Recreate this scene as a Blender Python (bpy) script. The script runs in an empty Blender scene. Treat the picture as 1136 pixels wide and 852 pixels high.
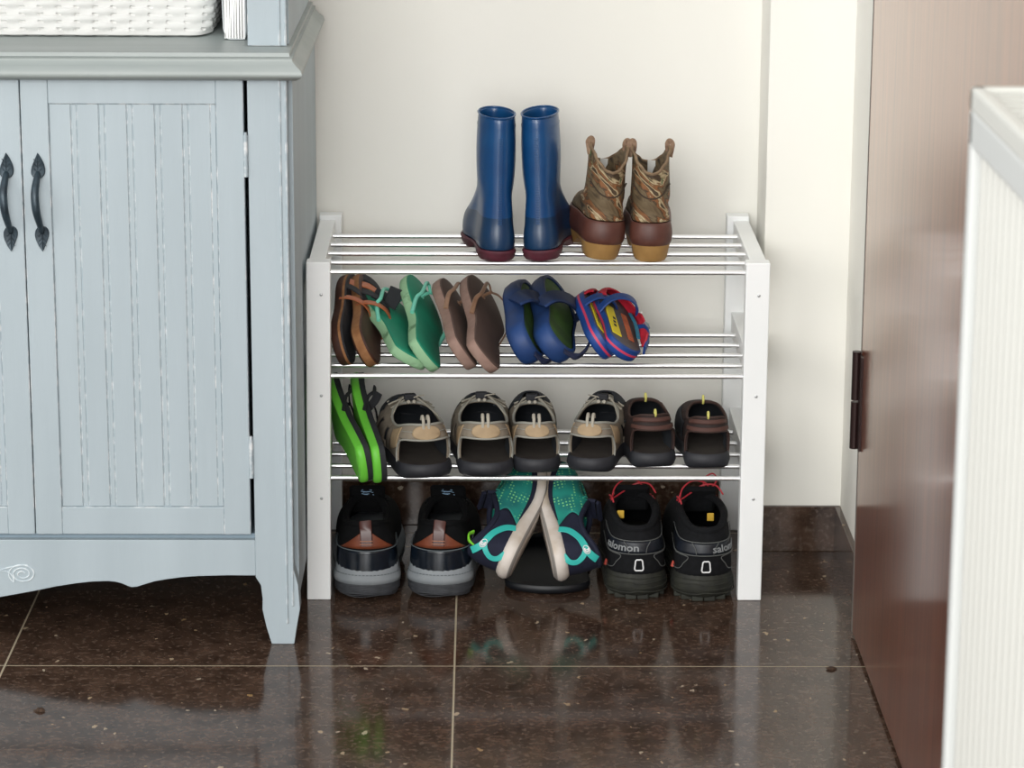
import bpy, bmesh, math, random
from mathutils import Vector, Matrix
random.seed(7)
S = bpy.context.scene
COL = S.collection
PI = math.pi

# ------------------------------------------------------------------ camera
FPX = 3286.8
cam_d = bpy.data.cameras.new('camera'); cam = bpy.data.objects.new('camera', cam_d); COL.objects.link(cam)
cam_d.sensor_width = 36.0; cam_d.lens = FPX / 1136 * 36
F_ = Vector((0.009705, 0.96856592, -0.24856765)); R_ = Vector((0.99995055, -0.00886042, 0.00451635)); U_ = Vector((-0.00217197, 0.24859919, 0.96860401))
m = Matrix.Identity(4)
for i in range(3):
    m[i][0] = R_[i]; m[i][1] = U_[i]; m[i][2] = -F_[i]
m.translation = Vector((0.2488, -4.0184, 1.3497))
cam.matrix_world = m
cam_d.dof.use_dof = True; cam_d.dof.focus_distance = 4.1; cam_d.dof.aperture_fstop = 14
cam_d.clip_start = .05
S.camera = cam
# ------------------------------------------------------------------ light and exposure
S.view_settings.view_transform = 'Standard'; S.view_settings.look = 'None'
S.view_settings.gamma = 1; S.view_settings.use_curve_mapping = False
S.view_settings.exposure = 0.5
w = bpy.data.worlds.new('world'); S.world = w; w.use_nodes = True
bg = w.node_tree.nodes['Background']; bg.inputs[0].default_value = (.97, .985, 1, 1); bg.inputs[1].default_value = .74
def area(name, loc, target, sx, sy, power, col):
    l = bpy.data.lights.new(name, 'AREA'); l.shape = 'RECTANGLE'; l.size = sx; l.size_y = sy; l.energy = power; l.color = col
    o = bpy.data.objects.new(name, l); COL.objects.link(o); o.location = loc
    o.rotation_euler = (Vector(target) - Vector(loc)).to_track_quat('-Z', 'Y').to_euler()
area('window_light', (-.75, -4.7, 1.75), (.25, .2, .35), 2.0, 1.6, 62, (1, .985, .95))
area('hall_light', (.75, -5.3, 1.25), (.3, .2, .30), 2.6, 1.8, 74, (.97, .99, 1))

area('side_fill_light', (-2.4, -2.6, 1.7), (.8, -.2, .5), 1.2, 1.4, 18, (1, .97, .92))  # added fill from the left to brighten the right-hand wall, not a real window
# ------------------------------------------------------------------ materials
def mat(name, col, rough=.6, metal=0, col2=None, scale=60, bump=0, bscale=None, spec=.5, coat=0, wave=None, stretch=(1, 1, 1), lo=.35, hi=.65):
    M = bpy.data.materials.new(name); M.use_nodes = True
    nt = M.node_tree; b = nt.nodes['Principled BSDF']
    b.inputs['Base Color'].default_value = (*col, 1); b.inputs['Roughness'].default_value = rough
    b.inputs['Metallic'].default_value = metal; b.inputs['Specular IOR Level'].default_value = spec
    b.inputs['Coat Weight'].default_value = coat; b.inputs['Coat Roughness'].default_value = .12
    tc = nt.nodes.new('ShaderNodeTexCoord'); mp = nt.nodes.new('ShaderNodeMapping'); mp.inputs['Scale'].default_value = stretch
    nt.links.new(tc.outputs['Object'], mp.inputs['Vector'])
    if col2 is not None:
        n = nt.nodes.new('ShaderNodeTexNoise'); n.inputs['Scale'].default_value = scale; n.inputs['Detail'].default_value = 6
        nt.links.new(mp.outputs[0], n.inputs['Vector'])
        r = nt.nodes.new('ShaderNodeValToRGB'); r.color_ramp.elements[0].position = lo; r.color_ramp.elements[1].position = hi
        r.color_ramp.elements[0].color = (*col, 1); r.color_ramp.elements[1].color = (*col2, 1)
        nt.links.new(n.outputs['Fac'], r.inputs[0]); nt.links.new(r.outputs[0], b.inputs['Base Color'])
    if bump:
        n2 = nt.nodes.new('ShaderNodeTexNoise'); n2.inputs['Scale'].default_value = bscale or scale; n2.inputs['Detail'].default_value = 5
        nt.links.new(mp.outputs[0], n2.inputs['Vector'])
        bp = nt.nodes.new('ShaderNodeBump'); bp.inputs['Strength'].default_value = bump; bp.inputs['Distance'].default_value = .002
        nt.links.new(n2.outputs['Fac'], bp.inputs['Height']); nt.links.new(bp.outputs[0], b.inputs['Normal'])
    return M
def h(s):
    def f(c): c /= 255; return c / 12.92 if c <= .04045 else ((c + .055) / 1.055) ** 2.4
    return tuple(f(int(s[i:i + 2], 16)) for i in (0, 2, 4))

wall_m = mat('wall_paint', h('f2f0e8'), .85, col2=h('f4f2eb'), scale=3, bump=.05, bscale=120)
rack_white = mat('rack_white_paint', h('f3f5f4'), .45, col2=h('f6f7f6'), scale=12)
chrome = mat('chrome', (.93, .93, .93), .28, .92)
screw_m = mat('screw_grey', (.45, .46, .46), .4, .6)
cab_m = mat('cabinet_blue_grey', h('9fabb1'), .5, col2=h('a9b5bb'), scale=14, stretch=(1, 1, .12), bump=.25, bscale=90, lo=.3, hi=.7)
wear_m = mat('worn_white_edge', h('a2afb5'), .6, col2=h('dcdede'), scale=70, lo=.46, hi=.68)
top_m = mat('worktop_paint', h('8c9492'), .42, col2=h('9ba2a0'), scale=18, stretch=(.15, 1, 1), bump=.15, bscale=60)
dark_m = mat('dark_gap', (.01, .012, .015), .9)
iron_m = mat('black_iron', h('26323a'), .38, .3, col2=h('36454e'), scale=80, bump=.2)
wicker_m = mat('white_wicker', h('d6d6d3'), .7)
paper_m = mat('paper_white', h('f4f4f2'), .7)
papercov_m = mat('paper_cover', h('d9dee0'), .5)
rad_m = mat('radiator_enamel', h('c6c6c0'), .45)
rim_m = mat('radiator_rim', h('c2c4c2'), .45)
hinge_m = mat('dark_hinge', h('2e1c1a'), .35, .5)

def wood_door():
    M = bpy.data.materials.new('walnut_door_veneer'); M.use_nodes = True; nt = M.node_tree; b = nt.nodes['Principled BSDF']
    tc = nt.nodes.new('ShaderNodeTexCoord'); mp = nt.nodes.new('ShaderNodeMapping'); mp.inputs['Scale'].default_value = (1, 14, .8)
    n = nt.nodes.new('ShaderNodeTexNoise'); n.inputs['Scale'].default_value = 6; n.inputs['Detail'].default_value = 8; n.inputs['Distortion'].default_value = .6
    r = nt.nodes.new('ShaderNodeValToRGB'); r.color_ramp.elements[0].color = (*h('52261a'), 1); r.color_ramp.elements[1].color = (*h('7c4630'), 1)
    r.color_ramp.elements[0].position = .3; r.color_ramp.elements[1].position = .72
    L = nt.links.new
    L(tc.outputs['Object'], mp.inputs[0]); L(mp.outputs[0], n.inputs['Vector']); L(n.outputs['Fac'], r.inputs[0]); L(r.outputs[0], b.inputs['Base Color'])
    b.inputs['Roughness'].default_value = .28; b.inputs['Coat Weight'].default_value = .9; b.inputs['Coat Roughness'].default_value = .15; b.inputs['Coat IOR'].default_value = 1.6; b.inputs['Coat Tint'].default_value = (1, .8, .66, 1)
    return M
door_m = wood_door()

def granite(name, grout):
    M = bpy.data.materials.new(name); M.use_nodes = True; nt = M.node_tree; b = nt.nodes['Principled BSDF']; N = nt.nodes.new; L = nt.links.new
    def math_(op, a, c=None):
        n = N('ShaderNodeMath'); n.operation = op
        for i, x in enumerate((a, c)):
            if x is None: continue
            if isinstance(x, (int, float)): n.inputs[i].default_value = x
            else: L(x, n.inputs[i])
        return n.outputs[0]
    def mix(f, a, c):
        n = N('ShaderNodeMix'); n.data_type = 'RGBA'
        L(f, n.inputs[0])
        for i, x in ((6, a), (7, c)):
            if isinstance(x, tuple): n.inputs[i].default_value = (*x, 1)
            else: L(x, n.inputs[i])
        return n.outputs[2]
    def ramp(x, p0, p1):
        n = N('ShaderNodeMapRange'); n.inputs[1].default_value = p0; n.inputs[2].default_value = p1; L(x, n.inputs[0]); return n.outputs[0]
    g = N('ShaderNodeNewGeometry')
    n1 = N('ShaderNodeTexNoise'); n1.inputs['Scale'].default_value = 26; n1.inputs['Detail'].default_value = 10; n1.inputs['Roughness'].default_value = .72; L(g.outputs['Position'], n1.inputs['Vector'])
    base = mix(ramp(n1.outputs['Fac'], .38, .66), h('30221a'), h('574337'))
    n2 = N('ShaderNodeTexNoise'); n2.inputs['Scale'].default_value = 130; n2.inputs['Detail'].default_value = 4; L(g.outputs['Position'], n2.inputs['Vector'])
    base = mix(math_('MULTIPLY', ramp(n2.outputs['Fac'], .52, .66), .55), base, h('6a5b50'))
    # bright flecks
    mp = N('ShaderNodeMapping'); mp.inputs['Rotation'].default_value = (0, 0, .5); mp.inputs['Scale'].default_value = (1, .65, 1); L(g.outputs['Position'], mp.inputs[0])
    nd = N('ShaderNodeTexNoise'); nd.inputs['Scale'].default_value = 90; L(g.outputs['Position'], nd.inputs['Vector'])
    va = N('ShaderNodeVectorMath'); va.operation = 'SCALE'; va.inputs['Scale'].default_value = .012; L(nd.outputs['Color'], va.inputs[0])
    vb = N('ShaderNodeVectorMath'); L(va.outputs[0], vb.inputs[0]); L(mp.outputs[0], vb.inputs[1])
    v = N('ShaderNodeTexVoronoi'); v.inputs['Scale'].default_value = 62; L(vb.outputs[0], v.inputs['Vector'])
    wn = N('ShaderNodeSeparateColor'); L(v.outputs['Color'], wn.inputs[0])
    size = math_('MULTIPLY', math_('MAXIMUM', math_('SUBTRACT', wn.outputs[0], .68), 0), .7)
    fl = math_('LESS_THAN', v.outputs['Distance'], size)
    base = mix(math_('MULTIPLY', fl, .8), base, mix(wn.outputs[1], h('9c7f56'), h('b6a995')))
    if grout:
        s = N('ShaderNodeSeparateXYZ'); L(g.outputs['Position'], s.inputs[0])
        def line(c, o):
            f = math_('SUBTRACT', math_('FRACT', math_('ADD', math_('DIVIDE', math_('SUBTRACT', c, o), .6), .5)), .5)
            return math_('LESS_THAN', math_('ABSOLUTE', f), (.0013) / .6)
        gm = math_('MAXIMUM', line(s.outputs[0], .2112), line(s.outputs[1], -.2767))
        base = mix(gm, base, h('a39882'))
        L(math_('ADD', math_('MULTIPLY', gm, .6), .11), b.inputs['Roughness'])
    else:
        b.inputs['Roughness'].default_value = .12
    L(base, b.inputs['Base Color']); b.inputs['IOR'].default_value = 1.37
    return M
floor_m = granite('polished_floor_tile', True)
skirt_m = granite('stone_skirting', False)

# ------------------------------------------------------------------ mesh helpers
class MB:
    def __init__(s): s.v = []; s.f = []; s.mi = []
    def add(s, v, f, mi=0):
        o = len(s.v); s.v += [tuple(p) for p in v]; s.f += [tuple(i + o for i in q) for q in f]; s.mi += [mi] * len(f); return s
    def box(s, x0, x1, y0, y1, z0, z1, bev=0, mi=0, bmi=None):
        bm = bmesh.new(); bmesh.ops.create_cube(bm, size=1)
        for v in bm.verts: v.co = Vector(((x0 + x1) / 2 + v.co.x * (x1 - x0), (y0 + y1) / 2 + v.co.y * (y1 - y0), (z0 + z1) / 2 + v.co.z * (z1 - z0)))
        for f in bm.faces: f.material_index = mi
        if bev:
            r = bmesh.ops.bevel(bm, geom=bm.edges[:], offset=bev, segments=1 if bmi is not None else 2, affect='EDGES', profile=.5)
            if bmi is not None:
                for f in r['faces']: f.material_index = bmi
        bm.verts.ensure_lookup_table(); bm.verts.index_update()
        o = len(s.v); s.v += [tuple(v.co) for v in bm.verts]
        for f in bm.faces: s.f.append(tuple(v.index + o for v in f.verts)); s.mi.append(f.material_index)
        bm.free(); return s
    def loft(s, rings, closed=True, cap0=True, cap1=True, mi=0):
        n = len(rings[0]); v = [p for r in rings for p in r]; f = []
        for a in range(len(rings) - 1):
            for i in range(n if closed else n - 1):
                j = (i + 1) % n
                f.append((a * n + i, a * n + j, (a + 1) * n + j, (a + 1) * n + i))
        if cap0: f.append(tuple(range(n))[::-1])
        if cap1: f.append(tuple((len(rings) - 1) * n + i for i in range(n)))
        return s.add(v, f, mi)
    def tube(s, pts, r, n=8, closed=False, mi=0, cap=True):
        pts = [Vector(p) for p in pts]; N = len(pts); rings = []; prev = None
        for i, p in enumerate(pts):
            if closed: t = pts[(i + 1) % N] - pts[i - 1]
            else: t = pts[min(i + 1, N - 1)] - pts[max(i - 1, 0)]
            t.normalize()
            a = (prev - t * prev.dot(t)) if prev is not None else t.cross(Vector((.13, .21, 1)) if abs(t.z) < .95 else Vector((1, 0, 0)))
            a.normalize(); prev = a; b = t.cross(a)
            rr = r(i / (N - 1)) if callable(r) else r
            rings.append([p + (a * math.cos(2 * PI * k / n) + b * math.sin(2 * PI * k / n)) * rr for k in range(n)])
        if closed: rings.append(rings[0])
        return s.loft(rings, True, cap and not closed, cap and not closed, mi)
    def ribbon(s, pts, up, wd, th, mi=0):
        """flat band along pts; up = normal (vector or list); wd = width"""
        pts = [Vector(p) for p in pts]; N = len(pts); rings = []
        for i, p in enumerate(pts):
            t = (pts[min(i + 1, N - 1)] - pts[max(i - 1, 0)]).normalized()
            u = Vector(up[i]) if isinstance(up, list) else Vector(up)
            sd = t.cross(u).normalized(); u = sd.cross(t).normalized()
            w2 = (wd(i / (N - 1)) if callable(wd) else wd) / 2; h2 = th / 2
            e = min(w2 * .5, h2)
            rings.append([p + sd * a + u * b for a, b in ((-w2 + e, -h2), (w2 - e, -h2), (w2, 0), (w2 - e, h2), (-w2 + e, h2), (-w2, 0))])
        return s.loft(rings, True, True, True, mi)
    def prism(s, poly, ax, a0, a1, mi=0):
        """polygon of 2D points extruded along axis ax"""
        def P(p, a):
            return {'x': (a, p[0], p[1]), 'y': (p[0], a, p[1]), 'z': (p[0], p[1], a)}[ax]
        return s.loft([[P(p, a0) for p in poly], [P(p, a1) for p in poly]], True, True, True, mi)
    def df(s, fn): s.v = [tuple(fn(Vector(p))) for p in s.v]; return s
    def build(s, name, mats, parent=None, smooth=False, solid=0, soff=-1, sub=0, bev=0):
        me = bpy.data.meshes.new(name); me.from_pydata(s.v, [], s.f)
        if not isinstance(mats, (list, tuple)): mats = [mats]
        for M in mats: me.materials.append(M)
        for p, i in zip(me.polygons, s.mi): p.material_index = min(i, len(mats) - 1)
        bm = bmesh.new(); bm.from_mesh(me); bmesh.ops.remove_doubles(bm, verts=bm.verts, dist=1e-6); bmesh.ops.recalc_face_normals(bm, faces=bm.faces)
        if smooth:
            for f in bm.faces: f.smooth = True
            for e in bm.edges:
                if len(e.link_faces) == 2 and e.calc_face_angle(0) > math.radians(smooth if smooth is not True else 42): e.smooth = False
        bm.to_mesh(me); bm.free()
        o = bpy.data.objects.new(name, me); COL.objects.link(o)
        if parent: o.parent = parent
        if bev:
            md = o.modifiers.new('bevel', 'BEVEL'); md.width = bev; md.segments = 2; md.limit_method = 'ANGLE'
        if solid:
            md = o.modifiers.new('solidify', 'SOLIDIFY'); md.thickness = solid; md.offset = soff
        if sub:
            md = o.modifiers.new('subsurf', 'SUBSURF'); md.levels = sub; md.render_levels = sub
        return o

def tag(o, label, cat, group=None):
    o['label'] = label; o['category'] = cat
    if group: o['group'] = group
    return o
def thing(name, label, cat, M=None, group=None):
    o = bpy.data.objects.new(name, None); COL.objects.link(o); o.empty_display_size = .02
    if M is not None: o.matrix_world = M
    return tag(o, label, cat, group)
def struct(name, mb, m, **k):
    o = mb.build(name, m, **k); o['kind'] = 'structure'; return o
def copy_tree(o, parent=None):
    c = o.copy(); COL.objects.link(c); c.parent = parent
    for ch in [x for x in COL.objects if x.parent == o]: copy_tree(ch, c)
    return c
def pose(H, T, roll=0):
    """heel point, toe point, roll in degrees (positive tips the top towards +x)"""
    H = Vector(H); y = (Vector(T) - H).normalized(); z = Vector((0, 0, 1)); z = (z - y * z.dot(y)).normalized(); x = y.cross(z)
    a = math.radians(roll); z2 = z * math.cos(a) + x * math.sin(a); x2 = y.cross(z2)
    M = Matrix.Identity(4)
    for i in range(3): M[i][0] = x2[i]; M[i][1] = y[i]; M[i][2] = z2[i]
    M.translation = H; return M
def pose_axes(H, y, x):
    y = Vector(y).normalized(); x = Vector(x); x = (x - y * x.dot(y)).normalized(); z = x.cross(y); M = Matrix.Identity(4)
    for i in range(3): M[i][0] = x[i]; M[i][1] = y[i]; M[i][2] = z[i]
    M.translation = Vector(H); return M
def ss(a, b, x):
    t = min(1, max(0, (x - a) / (b - a))); return t * t * (3 - 2 * t)
def bez(a, b, c, n=12):
    a, b, c = Vector(a), Vector(b), Vector(c)
    return [a * (1 - t) ** 2 + b * 2 * t * (1 - t) + c * t * t for t in [i / n for i in range(n + 1)]]
def spline(P, n=6, closed=False):
    P = [Vector(p) for p in P]; N = len(P); out = []
    for i in range(N if closed else N - 1):
        g = (lambda k: P[k % N]) if closed else (lambda k: P[min(max(k, 0), N - 1)])
        p0, p1, p2, p3 = g(i - 1), g(i), g(i + 1), g(i + 2)
        for k in range(n):
            t = k / n
            out.append(.5 * ((2 * p1) + (p2 - p0) * t + (2 * p0 - 5 * p1 + 4 * p2 - p3) * t * t + (3 * p1 - p0 - 3 * p2 + p3) * t ** 3))
    if not closed: out.append(P[-1])
    return out

# footprint: heel at y = 0, toe at y = L; side = +1 means the big toe lies towards +x
def hw(t, hf=.74, waist=.07, hc=.14, tc=.66):
    f = hf + (1 - hf) * ss(.32, .7, t) - waist * math.exp(-((t - .42) / .13) ** 2)
    if t < hc: f *= math.sqrt(max(0, 1 - (1 - t / hc) ** 2))
    if t > tc: f *= max(0, 1 - ((t - tc) / (1 - tc)) ** 2.3) ** .5
    return f
def shift(t, W, side): return side * W * (.09 * ss(.55, 1, t) - .03 * ss(0, .5, t))
def outline(L, W, side, z, inset=0, n=56, **k):
    out = []
    for i in range(n):
        u = i / n; t = (1 - math.cos(2 * PI * u)) / 2; sg = 1 if u < .5 else -1
        x = hw(t, **k) * W / 2 * sg * (1 - 2 * inset / W)
        out.append(Vector((x + shift(t, W, side), L / 2 + (L * t - L / 2) * (1 - 2 * inset / L), z)))
    return out
def slab(mb, L, W, side, levels, mi=0, capb=True, capt=True, n=56, **k):
    """levels = [(z, inset)], bottom to top, or (z, inset, mat) for the band above"""
    rings = [outline(L, W, side, l[0], l[1], n, **k) for l in levels]
    for a in range(len(rings) - 1):
        mb.loft(rings[a:a + 2], True, False, False, levels[a][2] if len(levels[a]) > 2 else mi)
    def cap(r, m2):
        f = [(0, 1, n - 1)] + [(i, i + 1, n - i - 1, n - i) for i in range(1, n // 2 - 1)] + [(n // 2 - 1, n // 2, n // 2 + 1)]
        mb.add(r, f, m2)
    if capb: cap(rings[0], mi)
    if capt: cap(rings[-1], levels[-1][2] if len(levels[-1]) > 2 else mi)
    return mb

class Shell:
    """upper of a shoe as a surface; u in [-.5,.5] runs round the foot from the heel (0) to the toe, v from the sole to the collar"""
    def __init__(s, L, W, side, zb, yb, yt, wc, hb, hs, ht, kt=.75, kh=.7, out=.003, df=None, inset=.002, **k):
        s.__dict__.update(locals()); s.k = k
    def foot(s, u):
        t = (1 - math.cos(2 * PI * u)) / 2; sg = 1 if u >= 0 else -1
        return Vector((hw(t, **s.k) * s.W / 2 * (1 - 2 * s.inset / s.W) * sg + shift(t, s.W, s.side), s.L / 2 + (s.L * t - s.L / 2) * (1 - 2 * s.inset / s.L), s.zb))
    def col(s, u):
        t = (1 - math.cos(2 * PI * u)) / 2; sg = 1 if u >= 0 else -1
        z = s.hb + (s.hs - s.hb) * ss(0, .4, t); z = z + (s.ht - z) * ss(.5, 1, t)
        return Vector((s.wc * sg * (max(0, 1 - (2 * t - 1) ** 2)) ** .42 + shift(.35, s.W, s.side), s.yb + (s.yt - s.yb) * t, z))
    def raw(s, u, v):
        u = max(-.5, min(.5, u)); t = (1 - math.cos(2 * PI * u)) / 2
        a = s.foot(u); c = s.col(u); kk = s.kh + (s.kt - s.kh) * ss(.45, 1, t)
        b = Vector((a.x, a.y, a.z + (c.z - a.z) * kk))
        o = Vector((a.x - shift(.3, s.W, s.side), (a.y - s.L * .5) * .5, 0))
        if o.length > 1e-6: b += o.normalized() * s.out
        return a * (1 - v) ** 2 + b * 2 * v * (1 - v) + c * v * v
    def n(s, u, v):
        e = .004; u = max(-.49, min(.49, u)); v = max(e, min(1 - e, v))
        a = s.raw(u + e, v) - s.raw(u - e, v); b = s.raw(u, v + e) - s.raw(u, v - e)
        return a.cross(b).normalized()
    def P(s, u, v, off=0):
        p = s.raw(u, v) + (s.n(u, v) * off if off else Vector((0, 0, 0)))
        return s.df(p) if s.df else p
def panel(mb, sh, u0, u1, v0, v1, nu=24, nv=8, off=0, mi=0):
    rows = []
    for i in range(nu + 1):
        a = i / nu; r = []
        lo = v0(a) if callable(v0) else v0; hi = v1(a) if callable(v1) else v1
        for j in range(nv + 1):
            b = j / nv; v = lo + (hi - lo) * b
            ua = u0(v) if callable(u0) else u0; ub = u1(v) if callable(u1) else u1
            r.append(sh.P(ua + (ub - ua) * a, v, off))
        rows.append(r)
    return mb.loft(rows, False, False, False, mi)
def surf_ribbon(mb, sh, path, w, off=.001, th=.001, n=6, mi=0):
    P = spline([(u, v, 0) for u, v in path], n)
    pts = [sh.P(p.x, p.y, off) for p in P]
    ups = [(sh.P(p.x, p.y, off + .004) - sh.P(p.x, p.y, off)).normalized() for p in P]
    return mb.ribbon(pts, ups, w, th, mi)
def text_mesh(txt, size, fn):
    """lettering laid on a surface: fn maps flat (x, y, depth) to 3D"""
    c = bpy.data.curves.new('lettering', 'FONT'); c.body = txt; c.size = size; c.extrude = .0003; c.resolution_u = 2; c.offset = size * .012
    o = bpy.data.objects.new('lettering', c); COL.objects.link(o)
    dg = bpy.context.evaluated_depsgraph_get(); me = bpy.data.meshes.new_from_object(o.evaluated_get(dg))
    mb = MB(); mb.add([fn(v.co.x, v.co.y, v.co.z) for v in me.vertices], [tuple(p.vertices) for p in me.polygons])
    bpy.data.objects.remove(o); bpy.data.meshes.remove(me); return mb

# ------------------------------------------------------------------ the room
YW = .372; YP = .24; XP = .661; XC = .785
struct('floor', MB().box(-2.6, 2.2, -6, .6, -.02, 0), floor_m)
struct('wall_back', MB().box(-2.6, 1.0, YW, YW + .15, 0, 2.6), wall_m)
struct('wall_pier', MB().box(XP, 1.0, YP, YW, 0, 2.6, .0015), wall_m)
struct('wall_right', MB().box(XC, 1.0, -.15, YP, 0, 2.6).box(.812, 1.0, -6, -.15, 0, 2.6), wall_m)
struct('baseboard_back', MB().box(-2.6, XP, YW - .008, YW, 0, .07, .001), skirt_m)
struct('baseboard_pier', MB().box(XP - .008, XC, YP - .009, YP, 0, .07, .001), skirt_m)
struct('baseboard_pier_side', MB().box(XP - .008, XP, YP, YW - .008, 0, .07, .001), skirt_m)
struct('baseboard_right', MB().box(XC - .009, XC, -.143, YP - .009, 0, .07, .001), skirt_m)
# the door leaf, hinged beyond the rack
d = struct('door_1', MB().box(.758, .80, -1.27, -.152, .006, 2.05, .001), door_m)
MB().box(.7575, .7615, -.1515, -.146, .006, 2.05).build('door_edge_strip', mat('grey_edge_strip', h('6d6660'), .5), d)
hg = MB()
for z0, z1 in ((.268, .333), (.336, .403)): hg.tube([(.752, -.149, z0), (.752, -.149, z0 + .002), (.752, -.149, z1 - .002), (.752, -.149, z1)], lambda q: .0062, 14)
hg.box(.755, .759, -.175, -.15, .27, .40)
hg.build('door_hinge', hinge_m, d, smooth=True)
struct('trim_1', MB().box(XC - .012, XC, -.147, -.125, .0, 2.08, .001), wall_m)

# ------------------------------------------------------------------ radiator by the door
r = thing('radiator', 'white enamelled radiator with vertical ribs at the right edge, in front of the brown door', 'radiator', Matrix.Translation((.60, -1.9, 0)))
mb = MB(); n = 0
y = -.012
prof = [(0.012, 0)]
while y > -1.2:
    for k in range(9):
        a = k / 8; prof.append((.012 - .0065 * math.sin(PI * a) ** .7, y - .022 * a))
    y -= .0245
prof += [(.10, y), (.10, 0)]
mb.loft([[(px, py, z) for px, py in prof] for z in (.12, .99)], True, True, True)
mb.build('ribbed_panel', rad_m, r, smooth=60)
fr = MB().box(0, .10, y, .0, .985, 1.012, .003).box(.0, .10, y, .002, .10, .122, .003).box(.0, .10, -.012, .004, .10, 1.012, .003)
fr.build('frame', rim_m, r)
gr = MB().box(.0, .012, y, .004, 1.010, 1.028, .003).box(.088, .10, y, .004, 1.010, 1.028, .003).box(.0, .10, -.008, .004, 1.010, 1.028, .003)
for k in range(48): gr.box(.012, .088, -.02 - k * .024, -.008 - k * .024, 1.016, 1.026)
gr.build('top_grille', rad_m, r)
for yy in (-.25, -1.0): MB().box(.10, .211, yy - .02, yy + .02, .8, .84).build('bracket', rim_m, r)
for yy in (-.1, -1.1): MB().tube([(.05, yy, .11), (.05, yy, .0)], .01, 12).build('pipe', rim_m, r, smooth=True)

# ------------------------------------------------------------------ painted cupboard
C0 = Matrix.Translation((0, 0, 0))
cb = thing('painted_cupboard', 'pale blue-grey painted wooden dresser with plank doors and black leaf handles', 'cabinet', C0)
YF = -.161; XL = -1.31; XR = -.004; XM = (XL + XR) / 2
CM = [cab_m, wear_m]
def mir(x): return 2 * XM - x
# corner leg stiles
def leg_poly(mx):
    p = [(-.0615, .772), (-.0615, .0863), (-.0545, .0745), (-.0525, .055), (-.0530, .0396), (-.0475, .0129), (-.0410, -.010), (-.010, -.010), (-.0065, .013), (-.0015, .0404), (-.0035, .075), (-.010, .10), (-.010, .772)]
    return [(mir(a), b) for a, b in p][::-1] if mx else p
for mx in (0, 1):
    MB().prism(leg_poly(mx), 'y', YF, YF + .03).build('front_leg', CM, cb, bev=.001)
    xa, xb = (-.0205, -.0175) if not mx else (mir(-.0175), mir(-.0205))
    b_ = MB().box(xa, xb, YF - .002, YF + .001, .02, .772, .001, 0, 1)
    xa, xb = (-.0125, -.0095) if not mx else (mir(-.0095), mir(-.0125))
    b_.box(xa, xb, YF - .002, YF + .002, .045, .772, .001, 0, 1)
    b_.build('corner_bead', CM, cb)
    xa, xb = (-.022, XR) if not mx else (mir(XR), mir(-.022))
    MB().prism([(YF + .03, .772), (YF + .03, .03), (YF + .05, .05), (.34, .05), (.36, -.010), (.395, -.010), (.395, .772)], 'x', xa, xb).build('side_panel', CM, cb)
# apron
ap = [(-.0615, .139), (-.0615, .0884), (-.100, .0886), (-.1409, .0874), (-.1629, .0857), (-.1829, .0829), (-.2, .0797), (-.2126, .0758), (-.224, .072), (-.2316, .0714), (-.2375, .0735), (-.2445, .0767), (-.2529, .079), (-.2629, .0801), (-.285, .0793), (-.3053, .077), (-.335, .0722), (-.3646, .0657), (-.4113, .0569), (-.47, .049), (-.54, .044), (-.60, .042)]
ap = ap + [(mir(a), b) for a, b in ap[::-1]]
MB().prism(ap, 'y', YF + .001, YF + .022).build('apron', CM, cb, bev=.0008)
sc = MB()
sp = []
for k in range(60):
    a = k / 59; th = 5.2 * PI * a; rr = .003 + .0145 * a
    sp.append((-.3795 + rr * math.cos(th + .3) * 1.12, YF + .0004, .0905 + rr * math.sin(th + .3) * .85))
sp += [tuple(p) for p in bez(sp[-1], (-.39, YF + .0004, .110), (-.47, YF + .0004, .084), 14)]
sc.tube(sp, .0009, 6)
sc.tube(bez((-.372, YF + .0004, .103), (-.40, YF + .0004, .104), (-.46, YF + .0004, .076), 14), .0009, 6)
sc.df(lambda p: p).build('scroll_carving', mat('scroll_paint', h('b6c4cb'), .5, col2=h('e2e8ea'), scale=90), cb, smooth=True)
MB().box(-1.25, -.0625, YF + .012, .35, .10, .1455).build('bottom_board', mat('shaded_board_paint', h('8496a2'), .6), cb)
MB().box(-1.29, -.023, .352, .36, .1, .772).build('back_panel', cab_m, cb)
MB().box(XM - .006, XM + .006, YF + .02, .35, .1455, .772).build('divider', cab_m, cb)

def leaf(mb, cx, cz, ln, wd, up, y0):
    """pointed leaf plate; up = +1 tip upwards"""
    pts = []
    for k in range(25):
        a = k / 24; ww = wd / 2 * math.sin(PI * a ** .62) ** .85 * (1 - .15 * a)
        pts.append((a, ww))
    poly = [(cx + q + .0016 * up * math.sin(a * 3) * (a), cz + up * ln * a) for a, q in pts] + [(cx - q + .0016 * up * math.sin(a * 3) * a, cz + up * ln * a) for a, q in pts[::-1][1:-1]]
    inner = [(cx + (px - cx) * .55, cz + up * ln * .45 + (pz - cz - up * ln * .45) * .6) for px, pz in poly]
    mb.loft([[(px, y0, pz) for px, pz in poly], [(px, y0 - .0025, pz) for px, pz in poly], [(cx + (px - cx) * .9, y0 - .0035, cz + up * ln * .45 + (pz - cz - up * ln * .45) * .93) for px, pz in poly], [(px, y0 - .0028, pz) for px, pz in inner]])
    mb.tube([(cx, y0 - .0035, cz + up * ln * .1), (cx, y0 - .004, cz + up * ln * .9)], .0006, 6)
    for s_ in (-1, 1):
        for q in (.25, .45, .62): mb.tube([(cx, y0 - .0035, cz + up * ln * q), (cx + s_ * wd * .26, y0 - .0038, cz + up * ln * (q + .16))], .0005, 6)
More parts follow.
